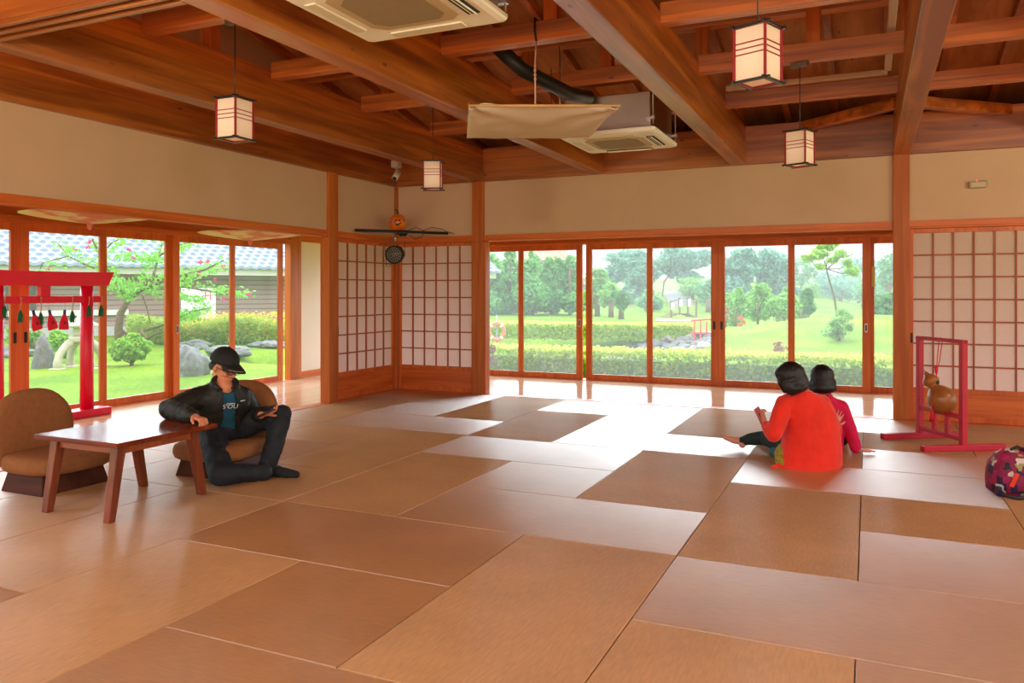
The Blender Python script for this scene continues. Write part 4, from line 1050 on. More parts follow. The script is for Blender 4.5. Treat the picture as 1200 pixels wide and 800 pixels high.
G.tube([hp(.106,.008,-.002),hp(.108,0,.0),hp(.106,-.008,-.002)],.002,6)
G.build('glasses',plain('dark spectacle frame',(.04,.02,.016,1),.3),man)
# printed lettering on the shirt and logo on the jacket
def print_text(txt,size,name,mat,parent,origin,xdir,ydir):
    cu=bpy.data.curves.new(name,'FONT'); cu.body=txt; cu.size=size; cu.extrude=.0006; cu.align_x='CENTER'; cu.align_y='CENTER'
    o=bpy.data.objects.new(name+'_src',cu); COL.objects.link(o)
    dg=bpy.context.evaluated_depsgraph_get(); me=bpy.data.meshes.new_from_object(o.evaluated_get(dg)); bpy.data.objects.remove(o); bpy.data.curves.remove(cu)
    ob=bpy.data.objects.new(name,me); COL.objects.link(ob); me.materials.clear(); me.materials.append(mat)
    x=unit(xdir); y=unit(Vector(ydir)-x*Vector(ydir).dot(x)); z=x.cross(y)
    M=Matrix((x,y,z)).transposed().to_4x4(); M.translation=origin; ob.matrix_world=M; ob.parent=parent
    return ob
white_ink=plain('white print',srgb(228,230,230),.7)
def front(t,a,out):
    return hipC.lerp(neckB,t)+ul*a+fv*out
xdir=-ul if (-ul).dot(RT)>0 else ul
print_text("S'OU",.050,'shirt_lettering',white_ink,man,front(.755,.014,.120),xdir,spd)
print_text("S OUND",.017,'shirt_lettering',white_ink,man,front(.785,.014,.116),xdir,spd) if False else None
MB().bar(front(.815,-.012,.114),front(.815,.045,.114),.002,.005,0,spd).build('shirt_stripe',white_ink,man)
lg=at(286.5,463,5.385) if False else front(.86,.100,.110)
MB().bar(lg-xdir*.016-spd*.003,lg+xdir*.016+spd*.003,.004,.005,0,spd).build('jacket_logo',white_ink,man)
# his phone
phx=unit(RT*.90+FW*-.15+Vector((0,0,.42))); phn=unit(Vector((0,0,1))*.8+Vector((-.55,-.05,0))*.9-phx*.2); phn=unit(phn-phx*phn.dot(phx)); phy=phn.cross(phx)
Mp=Matrix((phx,phy,phn)).transposed()
phone_b=plain('dark phone body',(.03,.03,.035,1),.25); screen=plain('phone glass',(.02,.022,.03,1),.06)
t=thing('smartphone','dark smartphone held over the knee in the left hand of the man in black','phone',at(311,484.2,5.385))
MB().obox((0,0,0),(.135,.066,.008),Mp).build('body',phone_b,t,bevel=.003)
MB().obox(phn*.0045,(.126,.060,.001),Mp).build('screen',screen,t)

# ================================================================ the woman in orange-red
def woman_axes(fdir):
    f=unit(fdir); return f,Vector((0,0,1)).cross(f)
coat_r=plain('orange-red coat',srgb(236,44,20),.85,var=.08,scale=9,sheen=.2); legg=plain('dark green leggings',srgb(18,44,44),.8); yel=plain('yellow-green print skirt',srgb(150,140,30),.8,var=.4,scale=60)
pinkc=plain('pink coat collar lining',srgb(230,40,90),.8); teal2=plain('teal hem',srgb(16,90,100),.8)
hcW=at(926,443,5.88); nkW=at(937,463,5.88)
hfW=unit(-RT*.75+FW*.45+Vector((0,0,-.42))); hupW=unit(Vector((0,0,1))-RT*.22)
def px_sec(y,xl,xr,d,dep,u=RT,v=FW):
    a=at(xl,y,d); b=at(xr,y,d); return ((a+b)/2,u,v,(b-a).length/2,dep)
base=5.90
mb=MB(); Mw=head(mb,hcW,hfW,hupW,.86,nkW,.94)
hipW=at(948,530,5.93); hipW.z=.11
body_core(mb,[hipW,at(947,500,5.90),at(944,478,5.88),nkW],RT,[.06,.05,.05,0])
slW=at(919,473,5.86); elW=at(907,509,5.80); wrW=at(896.5,496,5.93)
srW=at(964,473,5.90); erW=at(978,505,6.0); wwR=at(977,498,6.20)
mb.chain([nkW,slW,elW,wrW],[.045,.038,.031,.022]); mb.chain([nkW,srW,erW,wwR],[.045,.038,.031,.022])
lh=at(925,533,6.05); lh.z=.09; lk=at(897,524,6.37); lk.z=.115; la=at(867.5,520,6.48); la.z=.068; lt_=at(849.5,512.5,6.52); 
rh=at(932,530,6.2); rh.z=.09; rk=at(910,520,6.55); rk.z=.10; ra=at(892,517,6.72); ra.z=.05; rt2=at(885.5,514.5,6.76); rt2.z=.075
mb.chain([lh,lk,la],[.06,.046,.030]); mb.chain([rh,rk,ra],[.06,.046,.030])
mb.chain([la,la.lerp(lt_,.45)+Vector((0,0,-.004)),lt_],[.031,.030,.017],12); mb.chain([ra,rt2],[.030,.020],12)
mb.sphere(la+Vector((.018,-.02,-.025)),.028,12)
hand(mb,wrW,unit(-RT*.30+FW*.25+Vector((0,0,.92))),unit(-RT*.85-Vector((0,0,.25))-FW*.35),-1,(.35,.75,.6),.84,.02,(.6,.45,.2))
hand(mb,wwR,unit(RT*.42+Vector((0,0,.62))+FW*.25),-FW,1,(.05,.08,.05),.84,.16,(.5,.6,.05))
wo=remeshed(mb,'person',skin_f,.0045,3); tag(wo,'woman in an orange-red coat seated on the mats with her back turned, holding a phone','person')
C_=MB()
C_.loft([px_sec(549,911,984,5.80,.12),px_sec(543,912,985,5.88,.17),px_sec(522,917,984.5,5.90,.165),px_sec(500,921,982,5.90,.14),px_sec(484,919,978,5.89,.125),px_sec(472,917,972,5.88,.105),px_sec(464,924,962,5.88,.085),px_sec(457,930,950,5.88,.066)],30,2.35)
C_.chain([nkW+Vector((0,0,-.03)),slW,slW.lerp(elW,.5),elW,wrW.lerp(elW,.22)],[.07,.068,.064,.058,.042],14)
C_.chain([nkW+Vector((0,0,-.03)),srW,srW.lerp(erW,.5),erW,wwR.lerp(erW,.3)],[.07,.068,.064,.056,.042],14)
C_.chain([at(915,545,5.85),at(904,547.5,5.80)],[.030,.012],10)
C_.loft([(nkW+Vector((0,0,-.03)),RT,FW,.078,.070),(nkW+Vector((-.005,0,.012)),RT,FW,.066,.062),(nkW+Vector((-.01,.0,.035)),RT,FW,.062,.06)],20,2)
remeshed(C_,'coat',coat_r,.009,3,wo,None,0,.008,.09)
Lg=MB(); Lg.chain([lh,lh.lerp(lk,.5)+Vector((0,0,.012)),lk,lk.lerp(la,.55)+Vector((0,0,.004)),la.lerp(lk,.12)],[.085,.075,.062,.052,.038],14); Lg.chain([rh,rk,ra.lerp(rk,.15)],[.085,.062,.038],14)
remeshed(Lg,'leggings',legg,.008,3,wo,None,0,.003,.05)
Sk=MB(); Sk.loft([(at(917,546,5.86),RT,FW,.045,.07),(at(916,532,5.93),RT,FW,.05,.09),(at(920,521,5.95),RT,FW,.04,.08)],16,2); remeshed(Sk,'skirt',yel,.008,3,wo,None,0,.005,.03)
Te=MB(); Te.chain([at(914,531,6.02),at(906.5,529.5,6.10)],[.045,.038],12); remeshed(Te,'skirt_hem',teal2,.008,2,wo)
col=MB(); col.chain([at(917.5,470,5.88),at(924,463.5,5.86)],[.022,.024],10); remeshed(col,'collar_lining',pinkc,.007,2,wo)
def bob(c,M,s,parent,extra=None):
    H=MB(); c=Vector(c)
    def E(p,r): H.sphere(c+M@(Vector(p)*s),[q*s for q in r],22,0,M)
    E((-.018,0,.025),(.118,.104,.112)); E((-.030,0,-.045),(.100,.112,.085)); E((-.034,0,-.092),(.090,.114,.050))
    for k in (-1,1): E((.012,k*.088,-.060),(.060,.030,.070))
    E((.030,0,.075),(.070,.080,.050))
    if extra: extra(H)
    fc=lambda p: False
    o=remeshed(H,'hair',hair_m,.007,3,parent,None,0,.003,.03)
    return o
def swing(H):
    H.capsule(hcW+RT*.06+Vector((0,0,-.02)),at(939.5,454,5.86),.055,.032,12); H.capsule(hcW-RT*.045+Vector((0,0,-.03)),at(919.5,457.5,5.90),.05,.022,12)
bob(hcW,Mw,.90,wo,swing)
# her phone
t=thing('smartphone','pinkish smartphone held up in the left hand of the woman in orange-red','phone',at(890.5,486.5,5.955))
phz=unit(-RT*.42+Vector((0,0,.9))); phn=unit(-RT*.55+FW*.75+Vector((0,0,-.1))); phn=unit(phn-phz*phn.dot(phz)); Mp=Matrix((phz,phn.cross(phz),phn)).transposed()
MB().obox((0,0,0),(.135,.064,.008),Mp).build('body',plain('pink phone case',srgb(196,110,120),.4),t,bevel=.003)
MB().obox(phn*-.0045,(.03,.02,.002),Mp).build('camera_patch',phone_b,t)

# ================================================================ the woman in pink behind her
knit=plain('magenta pink knit',srgb(216,14,78),.9,var=.08,scale=10,bump=.3,bscale=200); dkp=plain('dark trousers',srgb(30,26,34),.8)
hcP=at(962.5,444,6.34); nkP=at(966,466,6.36)
hfP=unit(FW*.95-RT*.12+Vector((0,0,-.22))); hipP=at(972,530,6.46); hipP.z=.11
mb=MB(); Mq=head(mb,hcP,hfP,(0,0,1),.84,nkP,.94)
body_core(mb,[hipP,at(970,500,6.42),at(968,482,6.38),nkP],RT,[.06,.05,.05,0])
srP=at(985,478,6.36); erP=at(996,503,6.36); wrP=at(1003.5,526.5,6.33); slP=at(948,478,6.42); elP=at(942,505,6.55); wlP=at(948,515,6.75)
mb.chain([nkP,srP,erP,wrP],[.045,.036,.030,.022]); mb.chain([nkP,slP,elP,wlP],[.045,.036,.030,.022])
k1=at(960,505,7.0); k1.z=.17; f1=at(955,505,7.35); f1.z=.05; k2=at(985,505,7.0); k2.z=.15; f2=at(985,505,7.35); f2.z=.05
mb.chain([hipP-RT*.07,k1,f1],[.06,.045,.03]); mb.chain([hipP+RT*.07,k2,f2],[.06,.045,.03]); mb.chain([f1,f1+FW*.10+Vector((0,0,-.01))],[.03,.02]); mb.chain([f2,f2+FW*.10+Vector((0,0,-.01))],[.03,.02])
wrP2=wrP.copy(); wrP2.z=.028
hand(mb,wrP2,unit(RT*.95-FW*.12+Vector((0,0,-.02))),Vector((0,0,1)),1,(.06,.06,.05),.86,.05,(.75,.5,.05)); mb.capsule(wrP,wrP2,.022,.016,10)
hand(mb,wlP,unit(FW+Vector((0,0,-.1))),Vector((0,0,1)),1,(.3,.4,.3),.84)
wp=remeshed(mb,'person',skin_f,.0045,3); tag(wp,'woman in a magenta pink top seated on the mats, leaning on her right hand','person')
K=MB()
K.loft([px_sec(535,946,987,6.44,.13),px_sec(520,947,986,6.45,.15),px_sec(500,947,987,6.42,.125),px_sec(484,946,988,6.39,.11),px_sec(474,949,985,6.37,.09),px_sec(466,956,977,6.36,.075),px_sec(459.5,958,972,6.36,.062)],28,2.3)
K.chain([nkP+Vector((0,0,-.04)),srP,srP.lerp(erP,.5),erP,wrP.lerp(erP,.08)],[.07,.066,.060,.054,.044],14)
K.chain([nkP+Vector((0,0,-.04)),slP,slP.lerp(elP,.5),elP,wlP.lerp(elP,.2)],[.07,.064,.058,.052,.042],14)
remeshed(K,'knit_top',knit,.008,3,wp,None,0,.005,.07)
Tp=MB(); Tp.chain([hipP-RT*.07,k1,f1.lerp(k1,.1)],[.09,.066,.045],14); Tp.chain([hipP+RT*.07,k2,f2.lerp(k2,.1)],[.09,.066,.045],14); remeshed(Tp,'trousers',dkp,.009,3,wp)
bob(hcP,Mq,.87,wp)
stp=MB(); a=at(968.5,462,6.30); b=at(971,470,6.24); c2=at(972,482,6.25)
for p,q_ in ((a,b),(b,c2)): stp.bar(p,q_,.022,.006,0,(0,-1,.2))
stp.build('shoulder_strap',plain('brown strap',srgb(110,60,40),.6),wp)
HAZE=.0042
# ---------------------------------------------------------------- garden
def gauss(x,y,cx,cy,sx1,sx2,sy): 
    sx=sx1 if x<cx else sx2
    return math.exp(-((x-cx)/sx)**2-((y-cy)/sy)**2)
def sstep(a,b,x):
    t=max(0,min(1,(x-a)/(b-a))); return t*t*(3-2*t)
def gh(x,y):
    z=-.35
    z+=.82*gauss(x,y,-.2,31,4.2,10,5.2)
    # pond hollow behind the near hedge
    p=sstep(14,16.5,y)*(1-sstep(25.6,27.4,y+.12*x+1.2))*(1-sstep(-7.5,-3.6,x))*sstep(-15.5,-13,x)
    z-=.75*p
    z+=2.6*gauss(x,y,-10,84,14,7,14)+4*sstep(105,140,y)
    z-=.12*sstep(0,1,(1 if (-8.2<x<8 and -6<y<11.4) else 0))
    return z
gx=[-70+2*i for i in range(19)]+[-32+.6*i for i in range(80)]+[16+2*i for i in range(26)]
gy=[-34+2*i for i in range(20)]+[6+.6*i for i in range(46)]+[33.6+2.4*i for i in range(45)]
gmb=MB(); nx=len(gx)
gmb.add([(x,y,gh(x,y)) for y in gy for x in gx],[(j*nx+i,j*nx+i+1,(j+1)*nx+i+1,(j+1)*nx+i) for j in range(len(gy)-1) for i in range(nx-1)],0,True)
def grassmat():
    m,nt,b,out=newmat('lawn grass'); L=nt.links.new
    tc=N(nt,'ShaderNodeTexCoord'); n1=N(nt,'ShaderNodeTexNoise'); n1.inputs['Scale'].default_value=.55; n1.inputs['Detail'].default_value=8; L(tc.outputs['Object'],n1.inputs['Vector'])
    n2=N(nt,'ShaderNodeTexNoise'); n2.inputs['Scale'].default_value=14; n2.inputs['Detail'].default_value=4; L(tc.outputs['Object'],n2.inputs['Vector'])
    ad=N(nt,'ShaderNodeMath',operation='ADD'); L(n1.outputs['Fac'],ad.inputs[0]); L(n2.outputs['Fac'],ad.inputs[1])
    cr=N(nt,'ShaderNodeValToRGB'); e=cr.color_ramp.elements; e[0].position=.42; e[0].color=srgb(84,120,16); e[1].position=.62; e[1].color=srgb(128,158,28)
    hm=N(nt,'ShaderNodeMath',operation='MULTIPLY'); hm.inputs[1].default_value=.5; L(ad.outputs[0],hm.inputs[0]); L(hm.outputs[0],cr.inputs[0])
    L(cr.outputs[0],b.inputs['Base Color']); b.inputs['Roughness'].default_value=.9; b.inputs['Specular IOR Level'].default_value=.1
    bp=N(nt,'ShaderNodeBump'); bp.inputs['Strength'].default_value=.6; bp.inputs['Distance'].default_value=.05; L(n2.outputs['Fac'],bp.inputs['Height']); L(bp.outputs['Normal'],b.inputs['Normal'])
    return m
grassm=grassmat()
o=gmb.build('lawn',grassm); struct(o,'mown green lawn around the hall, rising to a mound at the back right','lawn')
o=MB().box(-5,30,-30,-3.7,-.40,-.16).build('bounce_ground',plain('pale bounce ground',srgb(226,200,168),.8)); struct(o,'unseen pale ground added behind the hall to bounce warm light','bounce_ground')  # unseen slab added to bounce warm daylight into the hall
# foundation strip under the veranda
struct(MB().box(-7.95,6.6,11.12,11.3,-.6,-.06).box(-7.95,-7.88,-3.5,11.3,-.6,-.06).build('foundation',plain('concrete',srgb(170,166,158),.9)),'concrete footing under the veranda edge','foundation')
# pond
def watermat():
    m,nt,b,out=newmat('pond water'); b.inputs['Base Color'].default_value=srgb(120,140,116); b.inputs['Roughness'].default_value=.08; b.inputs['Specular IOR Level'].default_value=.6
    tc=N(nt,'ShaderNodeTexCoord'); nz=N(nt,'ShaderNodeTexNoise'); nz.inputs['Scale'].default_value=2; nt.links.new(tc.outputs['Object'],nz.inputs['Vector'])
    bp=N(nt,'ShaderNodeBump'); bp.inputs['Strength'].default_value=.15; nt.links.new(nz.outputs['Fac'],bp.inputs['Height']); nt.links.new(bp.outputs['Normal'],b.inputs['Normal']); return m
struct(MB().box(-15.5,-3,14,28.5,-1.2,-.97).build('pond_water',watermat()),'still pond water behind the near hedge','water')
stone_m=plain('grey stone',srgb(112,114,112),.85,var=.28,scale=3.5,bump=.5,bscale=9)
stone_l=plain('pale stone',srgb(150,144,132),.85,var=.2,scale=4,bump=.4,bscale=9)
def rockmesh(seed,name,mat,flat=.7,n=3):
    bm=bmesh.new(); bmesh.ops.create_icosphere(bm,subdivisions=n,radius=1); o=Vector((seed*7.3,seed*3.1,seed))
    for v in bm.verts:
        d=v.co.normalized(); f=1+.34*noise.noise(d*1.1+o)+.16*noise.noise(d*2.7+o)+.06*noise.noise(d*6+o)
        f+=(.05*noise.noise(d*11+o)+.10*abs(noise.noise(d*4.5+o)) if n>3 else 0); v.co=Vector((d.x*f,d.y*f,d.z*f*flat))
    for f in bm.faces: f.smooth=n>3
    me=bpy.data.meshes.new(name); bm.to_mesh(me); bm.free(); me.materials.append(mat); return me
rk_meshes=[rockmesh(k,'bank_stone',stone_m if k%4 else stone_l,.65,2) for k in range(8)]
def put_rock(me,name,p,s,rz,label,cat='rock',group=None):
    o=bpy.data.objects.new(name,me); COL.objects.link(o); o.location=p; o.scale=s if hasattr(s,'__len__') else (s,s,s); o.rotation_euler=(0,0,rz); return tag(o,label,cat,group)
rr=random.Random(3)
for k in range(190):
    px=612+226*((k*.618)%1); d=24.6+2.9*(k/190)-(px-640)*.004
    p=at(px,400,d); z=gh(p.x,p.y); 
    s=rr.uniform(.12,.30)
    put_rock(rk_meshes[k%8],'bank_stone',(p.x,p.y,z+s*.15),(s*1.3,s,s),rr.uniform(0,6),'grey boulder in the bank of piled stones across the pond','rock','stones piled along the pond bank')
# plants -----------------------------------------------------------------
G=lambda a,b: (srgb(*a),srgb(*b))
lf={ 'hedge':leafmat('hedge leaf',*G((140,184,14),(198,218,54)),.6), 'hedgetop':leafmat('hedge new growth',*G((206,216,76),(232,232,120)),.45),
 'pine':leafmat('soft conifer leaf',*G((96,170,84),(150,206,126)),.4), 'broad':leafmat('broadleaf',*G((92,158,102),(146,198,142)),.4),
 'blue':leafmat('blue-green leaf',*G((84,150,124),(136,188,166)),.4), 'lime':leafmat('lime leaf',*G((144,194,56),(196,226,104)),.5),
 'shrub':leafmat('shrub leaf',*G((108,172,70),(166,208,116)),.4), 'bush':leafmat('azalea leaf',*G((96,162,30),(172,212,78)),.4),
 'dark':leafmat('dark shrub leaf',*G((70,132,66),(116,172,96)),.4), 'yell':leafmat('cosmos petals',*G((240,180,30),(250,206,80)),.4),
 'pinkf':leafmat('pink petals',*G((214,50,120),(232,100,150)),.3), 'redd':leafmat('reddish leaf',*G((150,112,84),(190,150,110)),.35), 'redf':leafmat('red petals',*G((222,70,50),(236,120,90)),.3)}
bark=plain('bark',srgb(112,92,66),.9,var=.3,scale=12,bump=.6,bscale=30); hcore=plain('hedge core',srgb(126,164,52),.9,var=.2,scale=6)
lr=random.Random(11)
def leafbox(mb,x0,x1,y0,y1,z0,z1,n,size,rng,mi=0,M=None,o=Vector((0,0,0))):
    for _ in range(n):
        f=rng.random(); x=rng.uniform(x0,x1); y=rng.uniform(y0,y1); z=rng.uniform(z0,z1)
        if f<.42: z=z1; nn=Vector((0,0,1))
        elif f<.78: y=y0; nn=Vector((0,-1,.2))
        else: y=y1; nn=Vector((0,1,.2))
        nn=(nn+Vector((rng.gauss(0,.6),rng.gauss(0,.6),rng.gauss(0,.5)))).normalized(); p=Vector((x,y,z))+nn*rng.uniform(-.04,.06)
        u=nn.orthogonal().normalized(); a=rng.uniform(0,6.28); w=nn.cross(u); u,w=u*math.cos(a)+w*math.sin(a),w*math.cos(a)-u*math.sin(a)
        L=size*rng.uniform(.6,1.3); vs=[p-u*L*.5,p+w*L*.28,p+u*L*.5,p-w*L*.28]
        if M is not None: vs=[o+M@v for v in vs]
        mb.add(vs,[(0,1,2,3)],mi)
def hedge(name,label,a,b,width,h,n,size,nt_):
    a=Vector(a);b=Vector(b); d=b-a; L=d.length; ang=math.atan2(d.y,d.x)
    M=rotz(ang); t=thing(name,label,'hedge',(a+b)/2,0)
    c=MB(); M3=M
    seg=max(4,int(L/1.2))
    for k in range(seg):
        x0=-L/2+L*k/seg; x1=-L/2+L*(k+1)/seg
        c.obox(M@Vector(((x0+x1)/2,0,h*.42)),((x1-x0)*1.02,width*.40,h*.74),M)
    c.build('inner_branches',hcore,t)
    f=MB(); leafbox(f,-L/2,L/2,-width/2,width/2,.02,h,n,size,lr,0,M); f.build('foliage',lf['hedge'],t)
    g=MB()
    for _ in range(nt_):
        x=lr.uniform(-L/2,L/2); y=lr.uniform(-width/2,width/2); p=M@Vector((x,y,h+lr.uniform(-.03,.06)))
        g.leaves(p,(.05,.05,.04),2,size*.9,lr)
    g.build('new_growth',lf['hedgetop'],t); return t
hedge('hedge','clipped yellow-green hedge right outside the back glass doors',(-6.75,13.0,-.36),(7,13.3,-.36),0.8,.62,15000,.08,4500)
a=at(560,390,28.4); b=at(812,390,26.8); a.z=gh(a.x,a.y); b.z=gh(b.x,b.y); a.z=b.z=-.38
hedge('hedge','second clipped hedge across the pond, above the piled stones',a,b,.9,.52,5000,.14,2200)
def tree(name,label,px,d,ytop,blobs,leaf,trunk=None,size=.3,dens=900,group=None,cat='tree',rt=.12,shell=.5):
    """blobs: (px,py,rx_px,ry_px) in the photograph at distance d"""
    base=at(px,400,d); base.z=gh(base.x,base.y)-.05
    t=thing(name,label,cat,base,0,group)
    f=MB(); 
    for bx_,by_,rx,ry in blobs:
        c=at(bx_,by_,d+lr.uniform(-.03,.03)*d)-base; k=d/FPX
        n_=int(dens*rx*ry/500)+40; nc=max(5,min(16,int(rx*ry/26)))
        f.leaves(c,(rx*k*.8,rx*k*.8,ry*k*.8),n_//3,size,lr,shell)
        for _ in range(nc):
            while True:
                d_=Vector((lr.uniform(-1,1),lr.uniform(-1,1),lr.uniform(-1,1)))
                if .3<d_.length<1: break
            d_=d_.normalized()*lr.uniform(.62,.86); q_=c+Vector((d_.x*rx*k,d_.y*rx*k,d_.z*ry*k)); cr_=lr.uniform(.30,.44)
            f.leaves(q_,(rx*k*cr_,rx*k*cr_,ry*k*cr_*.8),(n_*2//3)//nc+6,size,lr,.6)
    f.build('foliage',lf[leaf],t)
    tp=trunk or [(px,blobs[0][1])]
    pts=[Vector((0,0,0))]+[at(x,y,d)-base for x,y in tp]
    b_=MB().tube(pts,[rt*(1-.6*i/len(pts)) for i in range(len(pts))],8)
    for bx_,by_,rx,ry in blobs[1:]:
        c=at(bx_,by_,d)-base; s_=pts[max(0,len(pts)-2)].lerp(pts[-1],.5); b_.tube([s_,s_.lerp(c,.6)+Vector((0,0,-.1)),c],[rt*.4,rt*.3,rt*.15],6)
    b_.build('trunk',bark,t); return t
# back view, left group
for k,(px,top,w_) in enumerate(((574,300,20),(598,296,22),(624,300,20),(646,306,18),(668,304,16))):
    tree('conifer',['light green conifer at the left edge of the back view, behind the lifebuoy','second light green conifer from the left in the back view','third light green conifer from the left, in front of the red-brown roof','fourth light green conifer from the left, in front of the red-brown roof','rightmost light green conifer beside the gap between the glass doors'][k],
      px,55+2*(k%2),top,[(px,356,w_,14),(px,345,w_,20),(px-3,325,w_*.85,20),(px+3,312,w_*.6,16),(px,top+6,w_*.35,12)],'pine',[(px,350),(px,315)],.36,1500,'row of light green conifers')
tree('broadleaf_tree','big blue-green spreading tree left of the centre mullion in the back view',742,72,292,[(736,305,24,16),(752,320,22,22),(722,318,16,14),(742,340,16,14)],'blue',[(745,345),(742,310)],.5,1300)
tree('broadleaf_tree','big blue-green tree with a flat wide crown over the white footbridge',800,75,288,[(795,302,30,16),(820,304,20,12),(775,310,18,14),(800,322,22,10)],'blue',[(776,350),(778,330),(795,310)],.5,1300)
tree('broadleaf_tree','tall dark tree behind the third back door, left part',868,64,292,[(868,310,26,24),(860,335,22,20)],'blue',[(868,350)],.5,1200)
tree('broadleaf_tree','tall dark tree behind the third back door, right part next to the mullion',905,66,292,[(905,312,26,24),(915,338,22,20)],'blue',[(905,350)],.5,1200)
for k,(px,d,top,rx,ry,l) in enumerate(((700,52,335,16,26,'shrub'),(716,50,346,14,18,'shrub'),(728,47,350,11,12,'dark'),(830,58,345,18,20,'broad'),(762,60,352,16,14,'broad'),(690,54,350,12,14,'lime'),(812,70,336,20,12,'shrub'),
      (940,80,315,18,18,'broad'),(1006,85,322,26,22,'blue'),(1042,60,318,14,26,'broad'),(1066,60,322,16,26,'broad'),(970,85,330,22,14,'blue'),(985,74,338,26,16,'blue'),(1020,70,340,22,18,'broad'),(950,72,344,14,14,'shrub'))):
    tree('garden_shrub',['tall pale green shrub right of the first back door gap','rounded pale green shrub left of the dark bush','small dark bush with pink blossoms on the far lawn','green shrub mass right of the white footbridge','green shrub beneath the big tree left of the footbridge','low lime shrub behind the second back door edge','bright shrub on the rise behind the footbridge',
       'distant green tree left of the young tree','distant blue-green trees right of the young tree','green tree crown seen in the narrow right pane','green tree hidden behind the right pillar','distant blue-green trees behind the young tree','low blue-green thicket beyond the mound, behind the young tree','low green thicket beyond the mound, left of the narrow pane','pale shrub beyond the mound, right of the third mullion'][k],px,d,top,[(px,top,rx,ry)],l,[(px,top+5)],.34,1500,None,'shrub' if k<7 else 'tree',.2)
f=MB(); 
for px,py in ((722,352),(733,350),(728,357),(736,356),(725,345)): f.leaves(at(px,py,46.2)-bpy.data.objects['garden_shrub.002'].location,(.12,.12,.12),8,.2,lr)
f.build('blossoms',lf['pinkf'],bpy.data.objects['garden_shrub.002'])
# middle shrubs by the mound
for k,(px,py,d,rx,ry,l) in enumerate(((862,362,36,16,22,'shrub'),(888,356,38,22,24,'shrub'),(918,362,38,20,22,'shrub'),(940,360,40,14,20,'dark'),(845,372,34,10,12,'redd'),(1036,360,32,14,16,'dark'),(1062,362,32,14,16,'dark'))):
    tree('garden_shrub',['loose light green shrub behind the mound, beside the meeting stiles','tall feathery light green shrub behind the left side of the mound','light green shrub behind the mound, just left of the mullion','darker shrub behind the mound, right of the mullion','small reddish bush at the left foot of the mound','dark green shrub on the mound in the narrow right pane','dark green shrub hidden behind the right pillar'][k],
      px,d,py,[(px,py,rx,ry),(px+rx*.3,py-ry*.6,rx*.5,ry*.6)],l,[(px,py)],.22,1600,None,'shrub',.06)
tb=bpy.data.objects['garden_shrub.015']
f=MB()
for px,py in ((868,372),(872,378),(866,380),(850,372)): f.leaves(at(px,py,35.3)-tb.location,(.14,.14,.12),10,.18,lr)
f.build('blossoms',lf['redf'],tb)
ms=gh(at(984,401,24).x,at(984,401,24).y)
tree('young_tree','slender young tree with lime crown standing on the mound',983,23.5,300,[(960,296,11,7),(948,303,9,6),(985,297,10,7),(970,287,12,6),(1000,318,9,8),(962,312,6,4),(994,308,6,5),(976,305,6,4)],'lime',[(981,372),(978,350),(971,325),(966,305)],.16,1900,None,'tree',.04,.3)
tree('garden_shrub','sparse olive bush around the foot of the young tree',984,23,380,[(978,380,13,13),(990,370,11,11),(984,394,7,7),(970,390,8,7),(996,382,7,7)],'shrub',[(984,385)],.13,1300,None,'shrub',.03,.2)
tree('garden_shrub','small twiggy dark bush behind the hair of the woman in orange-red',914,18.5,408,[(914,408,12,10)],'redd',[(914,405)],.10,700,None,'shrub',.02,.2)
# dry plant and lifebuoy by the first back pane
tree('dry_plant','thin dry plant beside the lifebuoy at the left edge of the back view',572,13.1,400,[(572,412,9,14),(568,396,6,10),(576,424,7,8)],'redd',[(571,410),(570,392)],.06,700,None,'plant',.012,.1)
lbp=at(582,388.5,24); lbz=gh(lbp.x,lbp.y)
t=thing('lifebuoy','orange lifebuoy ring on a slim post by the pond','lifebuoy',lbp,PSI)
orb=plain('orange foam',srgb(232,120,84),.5); whb=plain('white band',srgb(236,232,226),.5)
MB().tube([(.22*math.cos(2*PI*i/32),0,.255*math.sin(2*PI*i/32)) for i in range(32)],.058,12,closed=True).build('ring',orb,t)
for i in range(4):
    a=PI/4+i*PI/2; p=Vector((.22*math.cos(a),0,.255*math.sin(a))); tn=Vector((-math.sin(a),0,math.cos(a)))
    MB().tube([p-tn*.03,p+tn*.03],.061,12).build('band',whb,t)
MB().tube([(0,.08,lbz-lbp.z),(0,.08,.5)],.025,8).box(-.2,.2,.06,.10,.20,.24).build('post',plain('grey post',srgb(150,150,146),.6),t)
# white footbridge and red bridge
bp_=at(796,372,46); t=thing('footbridge','white-railed footbridge seen far off behind the second back door','bridge',(bp_.x,bp_.y,gh(bp_.x,bp_.y)),PSI+.25)
wht=plain('white paint',srgb(232,228,218),.6); brn=plain('brown timber',srgb(110,86,66),.7)
dk_=MB()
for k in range(8): x0=-.9+.225*k; dk_.box(x0,x0+.22,-.6,.6,.10+.25*math.sin(PI*(k+.5)/8),.16+.25*math.sin(PI*(k+.5)/8))
dk_.build('deck',brn,t)
for k in range(4):
    x=-.8+.53*k; z=.25*math.sin(PI*(x+.9)/1.8)+.12
    MB().box(x-.05,x+.05,-.62,-.54,z,z+.95).build('post',brn,t); MB().box(x-.035,x+.16,-.66,-.63,z+.45,z+.85).build('white_board',wht,t) if k<3 else None
MB().tube([(-.9,-.58,1.0),(-.4,-.58,1.2),(.4,-.58,1.32),(.9,-.58,1.15)],.022,6).build('handrail',brn,t)
struct(MB().add([tuple(at(770+i*9,373.5-(i>4)*.5,52+1.5*j)+Vector((0,0,0))) if False else (lambda q:(q.x,q.y,gh(q.x,q.y)+.03))(at(768+i*8,373,44+2.5*j)) for j in range(2) for i in range(8)],[(i,i+1,8+i+1,8+i) for i in range(7)]).build('garden_path',plain('pale path',srgb(226,222,212),.8)),'pale garden path in front of the footbridge','path')
